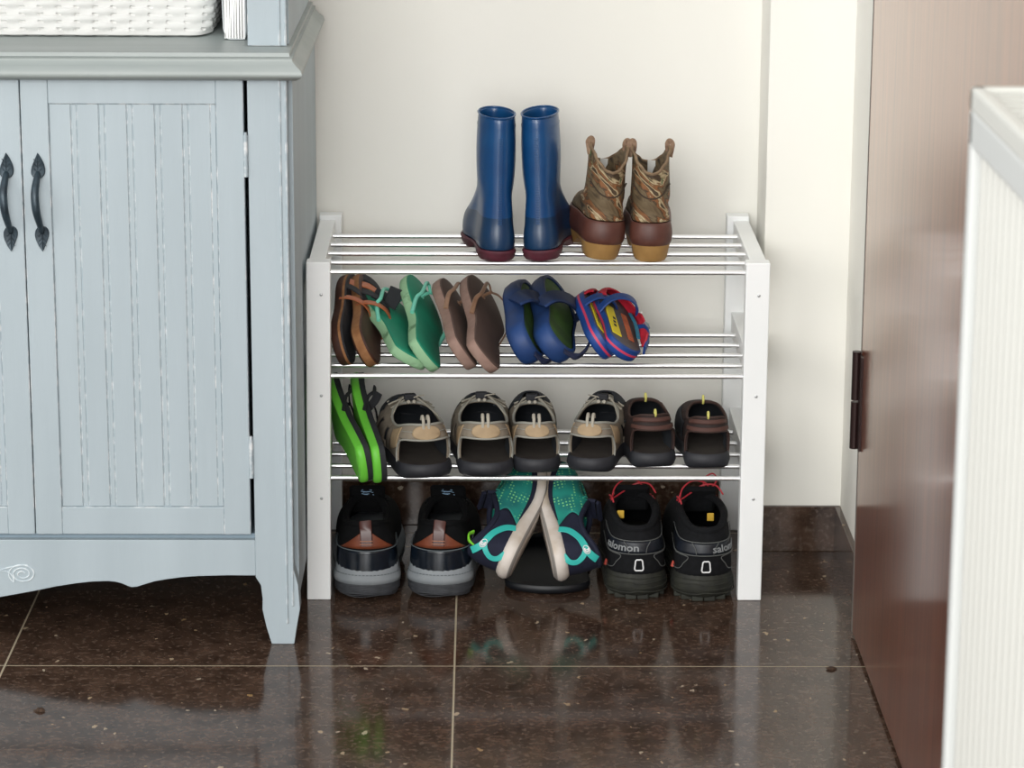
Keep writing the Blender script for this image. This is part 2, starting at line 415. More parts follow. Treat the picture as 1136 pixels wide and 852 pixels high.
def cup_door(x0, x1, hs, xh):
    """hs=+1: handle near x0"""
    D = MB(); z0, z1 = .1475, .771; y0 = YF - .0005; y1 = YF + .018
    sw = .036; tr = .7375; brz = .186
    D.box(x0, x0 + sw, y0, y1, z0, z1, .0009, 0, 1).box(x1 - sw, x1, y0, y1, z0, z1, .0009, 0, 1)
    D.box(x0 + sw, x1 - sw, y0 + .0006, y1, tr, z1, .0009, 0, 1).box(x0 + sw, x1 - sw, y0 + .0006, y1, z0, brz, .0009, 0, 1)
    dr = D.build('door', CM, cb)
    P = MB(); px0, px1 = x0 + sw, x1 - sw
    P.box(px0, px1, y0 + .0047, y1 - .002, brz, tr)
    nb = 6; pitch = (px1 - px0) / nb; xx = px0 + .0006
    for k in range(nb):
        P.box(xx, xx + pitch - .0085, y0 + .003, y0 + .008, brz + .0004, tr - .0004, .0008, 0, 1)
        if k < nb - 1: P.box(xx + pitch - .0078, xx + pitch - .0008, y0 + .0038, y0 + .008, brz + .0004, tr - .0004, .0011, 0, 1)
        else: P.box(xx + pitch - .0085, px1 - .0005, y0 + .0032, y0 + .008, brz + .0004, tr - .0004, .0008, 0, 1)
        xx += pitch
    P.build('plank_panel', CM, dr)
    Hm = MB()
    leaf(Hm, xh, .6380, .0345, .0195, 1, y0); leaf(Hm, xh + .003, .5750, .0345, .0195, -1, y0)
    path = spline([(xh, y0 - .002, .646), (xh - .0005, y0 - .010, .640), (xh - .0022, y0 - .020, .622), (xh - .001, y0 - .022, .600), (xh + .0015, y0 - .013, .580), (xh + .003, y0 - .002, .566)], 6)
    Hm.tube(path, lambda q: .0030 + .0024 * math.sin(PI * q), 12)
    Hm.build('handle', iron_m, dr, smooth=True)
    xg = x1 + .0022 if hs > 0 else x0 - .0022
    for a, b in ((.6414, .6967), (.2279, .2824)):
        q = MB().tube([(xg, y0 - .001, a), (xg, y0 - .001, b)], .0028, 10).tube([(xg, y0 - .001, b), (xg, y0 - .001, b + .004)], .0019, 8)
        q.box(xg - .003, xg + .003, y0 + .001, y0 + .012, a, b)
        q.build('hinge', wear_m, dr, smooth=True)
cup_door(-.3585, -.0668, 1, -.3385); cup_door(-.6515, -.3600, -1, -.3800)
cup_door(mir(-.3600), mir(-.6515), 1, mir(-.3800)); cup_door(mir(-.0668), mir(-.3585), -1, mir(-.3385))
# worktop with ogee edge
pf = [(.000, .7705), (.017, .7715), (.0235, .775), (.0255, .780), (.0235, .7855), (.017, .7905), (.0125, .7955), (.0115, .799), (.0125, .8005), (.0085, .8015), (.0080, .8065), (.0, .808)]
mb = MB(); rr = []
for q, z in pf: rr.append([(XL - q, .37, z), (XL - q, YF - q, z), (XR - .009 + q, YF - q, z), (XR - .009 + q, .37, z)])
mb.loft(rr, False, False, False); mb.add([(XL, .37, .808), (XL, YF, .808), (XR - .009, YF, .808), (XR - .009, .37, .808)], [(0, 1, 2, 3)])
mb.add([(XL, .37, .7705), (XL, YF, .7705), (XR - .009, YF, .7705), (XR - .009, .37, .7705)], [(0, 1, 2, 3)])
mb.build('worktop', [top_m, wear_m], cb, smooth=50)
# upper hutch
YU = -.118
for xa, xb in ((-.0630, -.0135), (mir(-.0135), mir(-.0630))): MB().box(xa, xb, YU, YU + .02, .8085, 1.75, .0009, 0, 1).build('upper_stile', CM, cb)
MB().box(-.0225, -.0195, YU - .002, YU, .8085, 1.75, .001, 0, 1).box(-.0145, -.0115, YU - .002, YU + .002, .8085, 1.75, .001, 0, 1).build('upper_bead', CM, cb)
for xa, xb in ((-.025, -.010), (mir(-.010), mir(-.025))): MB().box(xa, xb, YU + .02, .36, .8085, 1.75).build('upper_side', CM, cb)
MB().box(mir(-.025), -.025, .352, .36, .8085, 1.75).build('upper_back', cab_m, cb)
MB().box(mir(-.025), -.025, YU + .02, .352, 1.12, 1.14).box(mir(-.025), -.025, YU + .0, .352, 1.73, 1.75).build('upper_shelf', cab_m, cb)

# true measured size of the whole dresser
KC = Matrix.Translation((.00187, -.03014, .01012)) @ Matrix.Scale(.9925, 4)
seen = set()
for o in list(COL.objects):
    q = o
    while q.parent: q = q.parent
    if q == cb and o.type == 'MESH' and o.data.name not in seen: seen.add(o.data.name); o.data.transform(KC)
# basket on the worktop
bk = thing('wicker_basket', 'white woven wicker basket standing on the dresser worktop', 'basket', Matrix.Translation((-.32, .05, .8125)))
mb = MB(); rings = []
bw, bd, hh = .430, .24, .19
fine = []
rc = .028
for cx_, cy_, a0 in ((bw / 2 - rc, bd / 2 - rc, 0), (-bw / 2 + rc, bd / 2 - rc, 1), (-bw / 2 + rc, -bd / 2 + rc, 2), (bw / 2 - rc, -bd / 2 + rc, 3)):
    arc_ = [Vector((cx_ + rc * math.cos(PI / 2 * (a0 + k / 200)), cy_ + rc * math.sin(PI / 2 * (a0 + k / 200)), 0)) for k in range(201)]
    if fine: fine += [fine[-1].lerp(arc_[0], k / 800) for k in range(1, 800)]
    fine += arc_
fine += [fine[-1].lerp(fine[0], k / 800) for k in range(1, 800)]
NF = len(fine)
acc = [0]
for k in range(NF): acc.append(acc[-1] + (fine[(k + 1) % NF] - fine[k]).length)
NU = 50 * 6; NZ = 19 * 4; even = []; k = 0
for i in range(NU):
    tgt = acc[-1] * i / NU
    while acc[k + 1] < tgt: k += 1
    even.append(fine[k])
for j in range(NZ + 1):
    z = hh * j / NZ; ring = []; fl = .93 + .07 * (j / NZ) ** .6 - (.03 if j == 0 else 0)
    for i in range(NU):
        q = even[i]; fi = (i % 6) / 6; fj = (j % 4) / 4; alt = 1 if (i // 6 + j // 4) % 2 else -1
        wv = .0024 * alt * math.sin(PI * fi) * (.4 + .6 * math.sin(PI * fj)) - (.0045 if (i % 6 == 0 and j % 4 in (0,)) else 0) - .0012 * (j % 4 == 0)
        q = q + q.normalized() * wv
        ring.append((q.x * fl, q.y * fl, z))
    rings.append(ring)
mb.loft(rings, True, True, False).build('woven_body', wicker_m, bk, smooth=30, solid=.003)
rg = [(q.x, q.y, hh) for q in even[::3]]
MB().tube(rg, .006, 8, closed=True).build('rim', wicker_m, bk, smooth=True)
# catalogue beside it
bk = thing('paper_catalogue', 'thick white catalogue standing upright with page edges showing, between basket and dresser post', 'book', Matrix.Translation((-.082, -.09, .8125)))
pg = MB()
for k in range(15):
    a = (k - 7) / 7; x = a * .0130; ln = .20 + .003 * math.sin(k * 2.1)
    pts = [(x * (1 + .12 * q) + .0006 * math.sin(k * 3 + q * 4), 0, .002 + .21 * q) for q in (0, .33, .66, 1)]
    pg.loft([[(px - .0008, .0 + .0012 * math.sin(k * 1.7), z), (px + .0008, .0012 * math.sin(k * 1.7), z), (px + .0008, ln, z), (px - .0008, ln, z)] for px, _, z in pts])
pg.build('pages', paper_m, bk)
cv = MB(); cp = [(-.0175, .215), (-.0165, .05), (-.0155, .015), (-.0125, .003), (-.008, .0006), (.008, .0006), (.0135, .001), (.0145, .01), (.0160, .215)]
cv.loft([[(a, y, b) for a, b in cp] for y in (.0, .205)], False, False, False).build('cover', papercov_m, bk, solid=.0008, smooth=60)

# ------------------------------------------------------------------ shoe rack
rk = thing('shoe_rack', 'white wooden shoe rack with chrome rods, standing against the wall', 'shoe rack', Matrix.Translation((0, 0, 0)))
W_, D_, H_ = .65, .363, .492
pw, pd = .0335, .026
for sx in (0, 1):
    for sy in (0, 1):
        x0 = .003 if not sx else W_ - pw - .003; y0 = 0 if not sy else D_ - pd
        lean = (-.0045 if not sx else -.001)
        mb = MB().box(x0, x0 + pw, y0, y0 + pd, 0, H_, .0015)
        mb.df(lambda p: Vector((p.x + lean * (1 - p.z / H_), p.y, p.z)))
        po = mb.build('post', rack_white, rk)
        if not sy:
            for z in (.446, .301, .151):
                xs = x0 + pw * (.62 if not sx else .55) + lean * (1 - z / H_)
                MB().tube([(xs, .0006, z), (xs, -.0008, z), (xs, -.0012, z)], lambda q: .0022 if q < .9 else .0014, 12).build('screw', screw_m, po, smooth=True)
    xa = .004 if not sx else W_ - .004 - .023
    for z1, hh in ((.485, .035), (.345, .034), (.196, .034)):
        MB().box(xa, xa + .023, pd, D_ - pd, z1 - hh, z1, .001).build('side_rail', rack_white, rk)
for z in (.4755, .3265, .1775):
    for y in (.0135, .075, .137, .199, .262):
        MB().tube([(.024, y, z), (.10, y, z), (.55, y, z), (W_ - .024, y, z)], .0034, 12).build('rod', chrome, rk, smooth=True)
Z1, Z2, Z3 = .4789, .3299, .1809

# ------------------------------------------------------------------ footwear materials
welly_m = mat('blue_rubber', h('0f3e6e'), .3, col2=h('144a7a'), scale=20, spec=.6)
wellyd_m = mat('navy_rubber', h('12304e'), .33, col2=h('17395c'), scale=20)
maroon_m = mat('maroon_rubber', h('5a2532'), .55, col2=h('48202a'), scale=60)
def camo():
    M = mat('bark_camo', (0, 0, 0), .75, bump=.5, bscale=90); nt = M.node_tree; b = nt.nodes['Principled BSDF']; L = nt.links.new
    tc = nt.nodes.new('ShaderNodeTexCoord'); mp = nt.nodes.new('ShaderNodeMapping'); mp.inputs['Rotation'].default_value = (.2, .85, .2)
    L(tc.outputs['Object'], mp.inputs[0]); m0 = mp; mp = nt.nodes.new('ShaderNodeMapping'); mp.inputs['Scale'].default_value = (2.6, 1, .7); L(m0.outputs[0], mp.inputs[0])
    n = nt.nodes.new('ShaderNodeTexNoise'); n.inputs['Scale'].default_value = 17; n.inputs['Detail'].default_value = 5; n.inputs['Distortion'].default_value = 1.6; L(mp.outputs[0], n.inputs['Vector'])
    r = nt.nodes.new('ShaderNodeValToRGB'); cr = r.color_ramp; cr.elements[0].position = .3; cr.elements[0].color = (*h('2e2418'), 1)
    cr.elements[1].position = .75; cr.elements[1].color = (*h('4a3a26'), 1)
    for p, c in ((.40, '5d4d36'), (.46, '6b5b42'), (.50, '40301e'), (.535, '85552f'), (.57, '6a4a2c'), (.60, 'b8a888'), (.64, '9c8a68'), (.67, '3c2c1c')):
        e = cr.elements.new(p); e.color = (*h(c), 1)
    L(n.outputs['Fac'], r.inputs[0])
    n2 = nt.nodes.new('ShaderNodeTexNoise'); n2.inputs['Scale'].default_value = 34; n2.inputs['Distortion'].default_value = 2; L(tc.outputs['Object'], n2.inputs['Vector'])
    g = nt.nodes.new('ShaderNodeMapRange'); g.inputs[1].default_value = .68; g.inputs[2].default_value = .71; L(n2.outputs['Fac'], g.inputs[0])
    mx = nt.nodes.new('ShaderNodeMix'); mx.data_type = 'RGBA'; L(g.outputs[0], mx.inputs[0]); L(r.outputs[0], mx.inputs[6]); mx.inputs[7].default_value = (*h('2f5a2c'), 1)
    L(mx.outputs[2], b.inputs['Base Color']); return M
camo_m = camo()
lining_m = mat('olive_lining', h('5a5242'), .9)
brown_m = mat('brown_leather', h('4e2c24'), .5, col2=h('5c362b'), scale=40, bump=.3)
tan_m = mat('tan_rubber', h('94703e'), .6, col2=h('a27c46'), scale=50)
label_m = mat('white_label', h('dcdcd6'), .7)

def ring_ellipse(cx, cy, a, b, z, n=48):
    """starts at the heel side and runs like outline()"""
    return [Vector((cx + a * math.sin(2 * PI * i / n), cy - b * math.cos(2 * PI * i / n), z)) for i in range(n)]
def outl(L, W, side, z, inset, n=48, **k): return outline(L, W, side, z, inset, n, **k)

def welly(M, side, label):
    t = thing('rain_boot', label, 'boot', M)
    L, W = .200, .072; n = 48
    s = MB(); slab(s, L, W, side, [(.0, .004), (.004, .001), (.0125, -.001), (.015, .001)], n=n)
    def arch(p): return Vector((p.x, p.y, p.z + (.010 * math.exp(-((p.y - .078) / .016) ** 2) + .003 * ss(.13, .2, p.y) if p.z < .012 else 0)))
    s.df(arch); s.build('sole', maroon_m, t, smooth=True)
    sx = shift(.2, W, side)
    f0 = outl(L, W, side, .014, .0015); f1 = outl(L, W, side, .034, .001); f2 = outl(L * .985, W, side, .048, .005)
    anklec = ring_ellipse(sx, .052, .0245, .046, .098)
    rings = [f0, f1, f2]
    for q in (.25, .5, .75):
        rr = []
        for i in range(n):
            a = f2[i]; c = anklec[i]; w_ = ss(.07, .12, a.y); b = Vector((a.x * (.9 - .3 * w_) + c.x * (.1 + .3 * w_), a.y * (.72 - .22 * w_) + c.y * (.28 + .22 * w_), .074 - .012 * w_))
            rr.append(a * (1 - q) ** 2 + b * 2 * q * (1 - q) + c * q * q)
        rings.append(rr)
    rings.append(anklec)
    for z, a, b, cy in ((.115, .0265, .043, .050), (.140, .0275, .0455, .052), (.165, .0275, .047, .053), (.188, .0262, .0465, .053), (.2035, .0255, .046, .053)):
        rings.append(ring_ellipse(sx, cy, a, b, z))
    tilt = lambda p: Vector((p.x, p.y, p.z + (p.y - .05) * .03 * ss(.1, .2, p.z)))
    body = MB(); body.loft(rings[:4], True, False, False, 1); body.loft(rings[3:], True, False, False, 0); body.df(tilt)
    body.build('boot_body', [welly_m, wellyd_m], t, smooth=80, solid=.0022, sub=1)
    MB().tube([tilt(p) for p in ring_ellipse(sx, .053, .0255, .046, .2035)], .0013, 8, closed=True).build('top_rim', welly_m, t, smooth=True)
    MB().loft([[tilt(p) for p in ring_ellipse(sx, .053, .0266, .0468, z)] for z in (.186, .1865, .1885, .189)], True, False, False).build('cuff_band', welly_m, t, smooth=True)
    rb = MB()
    for k in range(62):
        z = .052 + k * .0020; tt = (z - .05)
        yb = None
        for a in range(len(rings) - 1):
            if rings[a][0].z <= z <= rings[a + 1][0].z:
                q = (z - rings[a][0].z) / (rings[a + 1][0].z - rings[a][0].z + 1e-9); yb = rings[a][0].y * (1 - q) + rings[a + 1][0].y * q; xb = rings[a][0].x * (1 - q) + rings[a + 1][0].x * q
        if yb is not None: rb.box(xb - .0028, xb + .0028, yb - .0007, yb + .003, z, z + .0010)
    rb.build('ribbed_spine', welly_m, t)
    return t
def mirrored(H, ang, lean=0):
    a = math.radians(ang); H = Vector(H); return Matrix.Translation(H) @ Matrix.Rotation(math.radians(lean), 4, 'Y') @ Matrix.Translation(-H) @ pose(H, H + Vector((math.sin(a), math.cos(a), 0)))
welly(mirrored((.2715, .062, Z1 + .0005), -8, 1), 1, 'blue rubber rain boot with maroon sole, left one of the blue pair')
welly(mirrored((.3265, .062, Z1 + .0015), 9, -2.2), -1, 'blue rubber rain boot with maroon sole, beside the camouflage boots')

def camo_boot(M, side, label):
    t = thing('camouflage_boot', label, 'boot', M)
    L, W = .185, .070; n = 48
    s = MB(); slab(s, L, W, side, [(.0, .010), (.004, .0075), (.020, .004), (.024, .003)], n=n, hf=.86, waist=.03)
    s.df(lambda p: Vector((p.x, p.y, p.z + (.013 * ss(.05, .062, p.y) * (1 - ss(.09, .12, p.y)) if p.z < .01 else 0)))).build('sole', tan_m, t, smooth=True)
    sx = shift(.2, W, side)
    kk = dict(hf=.86, waist=.03)
    f0 = outl(L, W, side, .022, .0035, **kk); f1 = outl(L, W, side, .034, -.001, **kk); f2 = outl(L * .99, W, side, .057, .003, **kk); f3 = outl(L * .97, W, side, .066, .006, **kk)
    a0 = ring_ellipse(sx, .048, .0285, .045, .085)
    lo = MB(); lo.loft([f0, outl(L, W, side, .027, .0005, **kk), f1, outl(L, W, side, .048, .0, **kk), f2], True, False, False)
    lo.build('foxing', brown_m, t, smooth=80, solid=.002, sub=1)
    rings = [f2, f3]
    for q in (.33, .66):
        rr = []
        for i in range(n):
            a = f3[i]; c = a0[i]; b = Vector((a.x * .9 + c.x * .1, a.y * .75 + c.y * .25, .078)); rr.append(a * (1 - q) ** 2 + b * 2 * q * (1 - q) + c * q * q)
        rings.append(rr)
    rings.append(a0)
    def dip(p, zt, k):
        r_ = []
        for i, q in enumerate(p):
            a = 2 * PI * i / n; c = math.cos(a)
            dd = (-.033 * max(0, c) ** 1.6 * .95 - .030 * max(0, -c) ** 1.5) * k
            wr = .0010 * math.sin(i * 1.7 + zt * 300)
            r_.append(Vector((q.x + wr, q.y + wr, zt + dd)))
        return r_
    rings += [dip(ring_ellipse(sx, .050, .0270, .045, 0), .105, .25), dip(ring_ellipse(sx, .052, .0258, .045, 0), .125, .55), dip(ring_ellipse(sx, .053, .0262, .046, 0), .143, .85), dip(ring_ellipse(sx, .053, .0268, .047, 0), .157, 1)]
    MB().loft(rings, True, False, False).build('shaft', [camo_m], t, smooth=80, solid=.0028, sub=1)
    MB().loft([[Vector((p.x * .955 + sx * .045, (p.y - .053) * .955 + .053, p.z)) for p in r_] for r_ in rings[-4:]], True, False, False).build('lining', lining_m, t, smooth=80)
    MB().tube(rings[-1], .0022, 8, closed=True).build('collar_binding', mat('collar_binding', h('6b5640'), .7, col2=h('8c7458'), scale=60), t, smooth=True)
    for s_ in (-1, 1):
        xx = sx + s_ * .0262
        P = spline([(xx + s_ * .0005, .048, .143), (xx + s_ * .003, .05, .154), (xx + s_ * .004, .052, .161), (xx + s_ * .000, .053, .1655), (xx - s_ * .003, .054, .161), (xx - s_ * .002, .054, .150)], 5)
        MB().ribbon(P, (0, 1, 0), .007, .0012).df(lambda p: p).build('pull_loop', mat('loop_webbing', h('6e5442'), .8, col2=h('9a8068'), scale=120), t, smooth=True)
    MB().box(sx - .002, sx + .009, .0930, .0945, .112, .130).build('size_label', label_m, t)
    sb = MB(); sb.tube(spline([(sx - .026, .03, .108), (sx - .014, .010, .095), (sx, .0045, .091), (sx + .014, .010, .095), (sx + .026, .03, .108)], 6), .0012, 6).build('seam', mat('seam_dark', h('3a2d20'), .8), t, smooth=True)
    return t
camo_boot(mirrored((.4195, .060, Z1 + .002), -8, 5), 1, 'brown bark camouflage pull-on boot with tan heel, touching the blue boots side of its pair')
camo_boot(mirrored((.4855, .060, Z1), 0), 1, 'brown bark camouflage pull-on boot with tan heel, rightmost boot on the top shelf')

# ------------------------------------------------------------------ flip-flops on the second shelf
def flipflop(M, name, label, L, W, side, th, m_side, m_top, m_strap, cat='flip-flop', arms=None, strap_r=.0026, flat=0, hf=.66, wedge=0, bend=0, tt=.002):
    t = thing(name, label, cat, M)
    def df(p):
        z = p.z + wedge * (1 - ss(.3, .8, p.y / L)) * (1 if p.z > th * .5 else 0)
        q = p.y / L
        return Vector((p.x, p.y, z + bend * (ss(.55, 1, q) ** 1 * .012) - bend * .006 * math.exp(-((q - .42) / .16) ** 2) * 0))
    s = MB(); slab(s, L, W, side, [(0, .0025), (.002, .0006), (th * .5, .0), (th - .002, .0), (th - .0006, .0008)], hf=hf, hc=.055).df(df)
    s.build('sole', m_side, t, smooth=50)
    f = MB(); slab(f, L, W, side, [(th - .0008, .001), (th + tt - .0008, .0012), (th + tt, .003)], hf=hf, hc=.055, capb=False).df(df)
    f.build('footbed', m_top, t, smooth=50)
    def zt(y): return df(Vector((0, y, th))).z
    a1 = Vector((-.40 * W * .92 + shift(.45, W, side), .42 * L, zt(.42 * L))); a2 = Vector((.40 * W * .92 + shift(.45, W, side), .42 * L, zt(.42 * L)))
    px = shift(.8, W, side) + side * .006; py = .775 * L
    top = Vector((px, py - .006, zt(py) + .017))
    st = MB()
    for a in (a1, a2):
        sg = -1 if a is a1 else 1
        P = spline([a - Vector((0, 0, .003)), a + Vector((sg * .003, .03, .008)), Vector(((a.x * .98 + px * .02), py - .040, zt(py) + .016)), Vector((a.x * .72 + px * .28, py - .006, zt(py) + .021)), Vector((a.x * .35 + px * .65, py + .004, zt(py) + .020)), top], 6)
        if flat:
            ups = [(Vector((p.x - px, 0, .03 + p.z - zt(py))).normalized()) for p in P]
            st.ribbon(P, ups, lambda q: flat * (1 - .45 * q), .0022)
        else: st.tube(P, lambda q: strap_r * (1.25 - .35 * q), 8)
    st.build('strap', m_strap, t, smooth=True)
    MB().tube([top + Vector((0, 0, .001)), Vector((px, py, zt(py) + .009)), Vector((px, py, zt(py) - .002))], strap_r * .95, 8).tube([Vector((px, py, zt(py) + .003)), Vector((px, py, zt(py)))], strap_r * 1.9, 10).build('toe_post', m_strap, t, smooth=True)
    return t
green_s = mat('pale_green_foam', h('96c096'), .8, col2=h('5e8660'), lo=.56, hi=.68, scale=45, bump=.6, bscale=160)
green_t = mat('green_footbed', h('128a6a'), .7, col2=h('0f7c60'), scale=16)
mint_m = mat('mint_rubber', h('74cdb4'), .45)
taupe_s = mat('taupe_side', h('9c8074'), .8, col2=h('8e7266'), scale=60, bump=.3)
taupe_t = mat('taupe_footbed', h('54423a'), .85, col2=h('5e4a42'), scale=14)
bronze_m = mat('bronze_strap', h('8a6850'), .4, col2=h('9a7860'), scale=60)
flipflop(pose((.143, .026, .338), (.083, .27, .391), 31), 'flip_flop', 'green flip-flop with mint strap, half hidden behind the other green one', .225, .088, 1, .015, green_s, green_t, mint_m)
flipflop(pose((.160, .025, .343), (.147, .26, .396), 54), 'flip_flop', 'green flip-flop with pale speckled sole, fully visible one next to the taupe pair', .235, .088, -1, .0145, green_s, green_t, mint_m)
flipflop(pose((.213, .030, .345), (.187, .27, .397), 56), 'flip_flop', 'taupe flip-flop with bronze strap, the one nearer the green pair', .235, .086, 1, .0155, taupe_s, taupe_t, bronze_m, flat=.0075)
flipflop(pose((.242, .022, .342), (.238, .26, .397), 52), 'flip_flop', 'taupe flip-flop with bronze strap, the one nearer the navy sandals', .235, .088, -1, .0155, taupe_s, taupe_t, bronze_m, flat=.0075)

# leather sandals in the corner of the second shelf
blk_m = mat('black_footbed', h('1c1d22'), .7, col2=h('24252a'), scale=60)
lea_m = mat('cognac_leather', h('9a5030'), .42, col2=h('ac6038'), scale=50)
cork_m = mat('cork_edge', h('8a5c38'), .8, col2=h('a0724a'), scale=70)
dkb_m = mat('dark_brown_sole', h('3a2018'), .6, col2=h('4a2a1e'), scale=40)
def leather_sandal(M, label, side, edge=.0115, fb=None):
    t = thing('leather_sandal', label, 'sandal', M)
    L, W, th = .235, .080, .016
    s = MB(); slab(s, L, W, side, [(0, .003, 0), (.002, .001, 0), (edge, .0, 1), (th - .001, .0, 1)], hf=.8); s.build('sole', [dkb_m, cork_m], t, smooth=50)
    f = MB(); slab(f, L, W, side, [(th - .001, .0008), (th + .0015, .002)], hf=.8, capb=False); f.build('footbed', fb or blk_m, t, smooth=50)
    def arc(y, hh, w, lean, m_, nm, k=.46):
        P = [(shift(y / L, W, side) + W * k * math.cos(a), y + lean * math.sin(a), th * .5 + hh * math.sin(a)) for a in [PI * i / 16 for i in range(17)]]
        ups = [(math.cos(a), 0, math.sin(a)) for a in [PI * i / 16 for i in range(17)]]
        MB().ribbon(P, ups, w, .0022).build(nm, m_, t, smooth=True)
    arc(.205 * L / .235, .022, .018, -.01, blk_m, 'toe_strap', .36)
    arc(.175, .028, .016, -.015, lea_m, 'toe_strap', .42); arc(.15, .034, .014, -.02, blk_m, 'toe_strap', .45)
    arc(.115, .036, .012, -.006, lea_m, 'heel_strap', .40)
    MB().ribbon(spline([(.008, .15, .040), (.000, .152, .052), (-.010, .154, .064)], 4), (0, 1, .1), .022, .002).build('strap_tab', blk_m, t)
    MB().tube([(.028, .100, .040), (.034, .098, .040)], .005, 10).build('buckle', screw_m, t, smooth=True)
    return t
leather_sandal(pose((.040, .030, .352), (.050, .265, .405), 74), 'black and brown leather sandal in the corner against the left rack post', 1)
leather_sandal(pose((.074, .026, .350), (.070, .262, .398), 64), 'black and brown leather sandal with cork edge, touching the green flip-flop', -1, .003, dkb_m)

# navy clogs
navy_m = mat('navy_foam', h('1d3f76'), .55, col2=h('18294a'), scale=9, lo=.4, hi=.6)
navyd_m = mat('dark_navy_strap', h('1c2440'), .55)
cgreen_m = mat('green_insole', h('3f6420'), .7, col2=h('2f4a1c'), scale=30)
def clog(M, label, side):
    t = thing('foam_sandal', label, 'sandal', M)
    L, W, th = .205, .078, .026
    s = MB(); slab(s, L, W, side, [(0, .006), (.004, .002), (.014, .0), (.024, .0005), (.031, .0035), (.030, .008)], capt=False, hf=.82, waist=.05); s.build('sole', navy_m, t, smooth=80)
    f = MB(); slab(f, L, W, side, [(.027, .007), (.028, .009)], capb=False, hf=.82, waist=.05); f.build('footbed', cgreen_m, t, smooth=50)
    def band(y0, y1, hh, wd, m_, nm):
        P = []; ups = []
        for i in range(19):
            a = PI * i / 18; y = y0 + (y1 - y0) * i / 18
            P.append((shift(.6, W, side) - W * .47 * math.cos(a), y, .022 + hh * math.sin(a) ** .8)); ups.append((-math.cos(a), 0, math.sin(a)))
        MB().ribbon(P, ups, wd, .005).build(nm, m_, t, smooth=True)
    band(.085, .150, .028, lambda q: .044 - .024 * q, navy_m, 'front_strap')
    P = spline([(W * .46, .150, .026), (W * .47, .128, .046), (W * .48, .095, .058), (W * .48, .055, .056), (W * .47, .022, .044), (W * .36, .002, .032), (W * .1, -.003, .027)], 5)
    MB().ribbon(P, [(.8, 0, .6)] * len(P), .010, .0035).build('heel_strap', navyd_m, t, smooth=True)
    return t
clog(pose((.294, .030, .350), (.293, .230, .396), 60), 'navy foam sandal with green insole, the one next to the taupe flip-flops', 1)
clog(pose((.337, .030, .349), (.336, .235, .396), 48), 'navy foam sandal with green insole, the one next to the red and blue children\'s sandals', -1)

# children's sandals
kblue_m = mat('bright_blue_rubber', h('16418c'), .5, col2=h('1b3f7a'), scale=20)
kpink_m = mat('pink_stripe', h('c83a5c'), .5)
kred_m = mat('red_fabric', h('a8182c'), .6, col2=h('c22238'), scale=60)
kgrey_m = mat('grey_footbed', h('4c5058'), .8, col2=h('5a4a44'), scale=30)
kyel_m = mat('yellow_label', h('e0cc14'), .5)
korg_m = mat('orange_patch', h('a04a2c'), .6, col2=h('c86a3c'), scale=60)
kteal_m = mat('teal_stripe', h('1e6c86'), .5)
def kid_sandal(M, label, side):
    t = thing('child_sandal', label, 'sandal', M)
    L, W = .165, .066
    s = MB(); slab(s, L, W, side, [(0, .004, 0), (.003, .001, 0), (.010, .0, 1), (.0135, .0, 0), (.020, .0, 0), (.021, .002, 0)], hf=.85, waist=.03); s.build('sole', [kblue_m, kpink_m], t, smooth=60)
    f = MB(); slab(f, L, W, side, [(.0205, .002), (.0225, .005)], capb=False, hf=.85, waist=.03); f.build('footbed', kgrey_m, t, smooth=60)
    MB().box(-.024, -.008, .022, .110, .0222, .0240, .0008).build('insole_label', kyel_m, t)
    mk = MB()
    for q in range(3): mk.box(-.018 + q * .0012, -.0135 + q * .0012, .045 + q * .012, .052 + q * .012, .0238, .0244)
    mk.build('printed_marks', blk_m, t)
    MB().box(.006, .016, .030, .110, .0222, .0238, .0008).build('orange_stripe', korg_m, t)
    sh = Shell(L, W, side, .018, .012, .120, .030, .048, .042, .044, hf=.85, waist=.03)
    hc = MB(); panel(hc, sh, .10, .34, .25, 1.0, 20, 8); hc.build('side_collar', kred_m, t, smooth=True, solid=.003)
    d_ = MB()
    for k in range(7): 
        p = sh.P(.16 + k * .036, .80, .0012); d_.box(p.x - .0016, p.x + .0016, p.y - .0016, p.y + .0016, p.z - .0016, p.z + .0016, .0006)
    d_.build('dot_trim', label_m, t)
    to = MB(); panel(to, sh, .36, .64, .05, .62, 20, 8) if False else None
    to = MB(); panel(to, sh, .33, .50, .04, .60, 12, 8); panel(to, sh, -.50, -.33, .04, .60, 12, 8); to.build('toe_cap', kred_m, t, smooth=True, solid=.0025)
    def band(y0, y1, hh, wd, m_, nm, k=.48):
        P = []; ups = []
        for i in range(19):
            a = PI * i / 18; P.append((-W * k * math.cos(a), y0 + (y1 - y0) * i / 18, .016 + hh * math.sin(a) ** .8)); ups.append((-math.cos(a), 0, math.sin(a)))
        MB().ribbon(P, ups, wd, .003).build(nm, m_, t, smooth=True)
    band(.090, .125, .034, .018, kblue_m, 'instep_strap')
    P = spline([(W * .44, .075, .025), (W * .47, .06, .036), (W * .47, .035, .038), (W * .42, .012, .026)], 6); MB().ribbon(P, [(.8, 0, .6)] * len(P), .018, .003).build('ankle_strap', kblue_m, t, smooth=True)
    P = spline([(W * .30, .115, .028), (W * .34, .08, .030), (W * .33, .04, .028)], 6); MB().ribbon(P, [(-.3, 0, .8)] * len(P), .006, .002).build('trim_strap', kteal_m, t, smooth=True)
    pb = sh.P(.25, .85, .001); MB().box(pb.x - .004, pb.x + .004, pb.y - .007, pb.y + .007, pb.z - .003, pb.z + .003, .001).build('buckle', mat('grey_buckle', h('7d8c96'), .4), t)
    return t
kid_sandal(pose((.408, .048, .352), (.389, .21, .386), 54), 'red and blue children\'s sandal partly behind its mate, next to the navy sandals', 1)
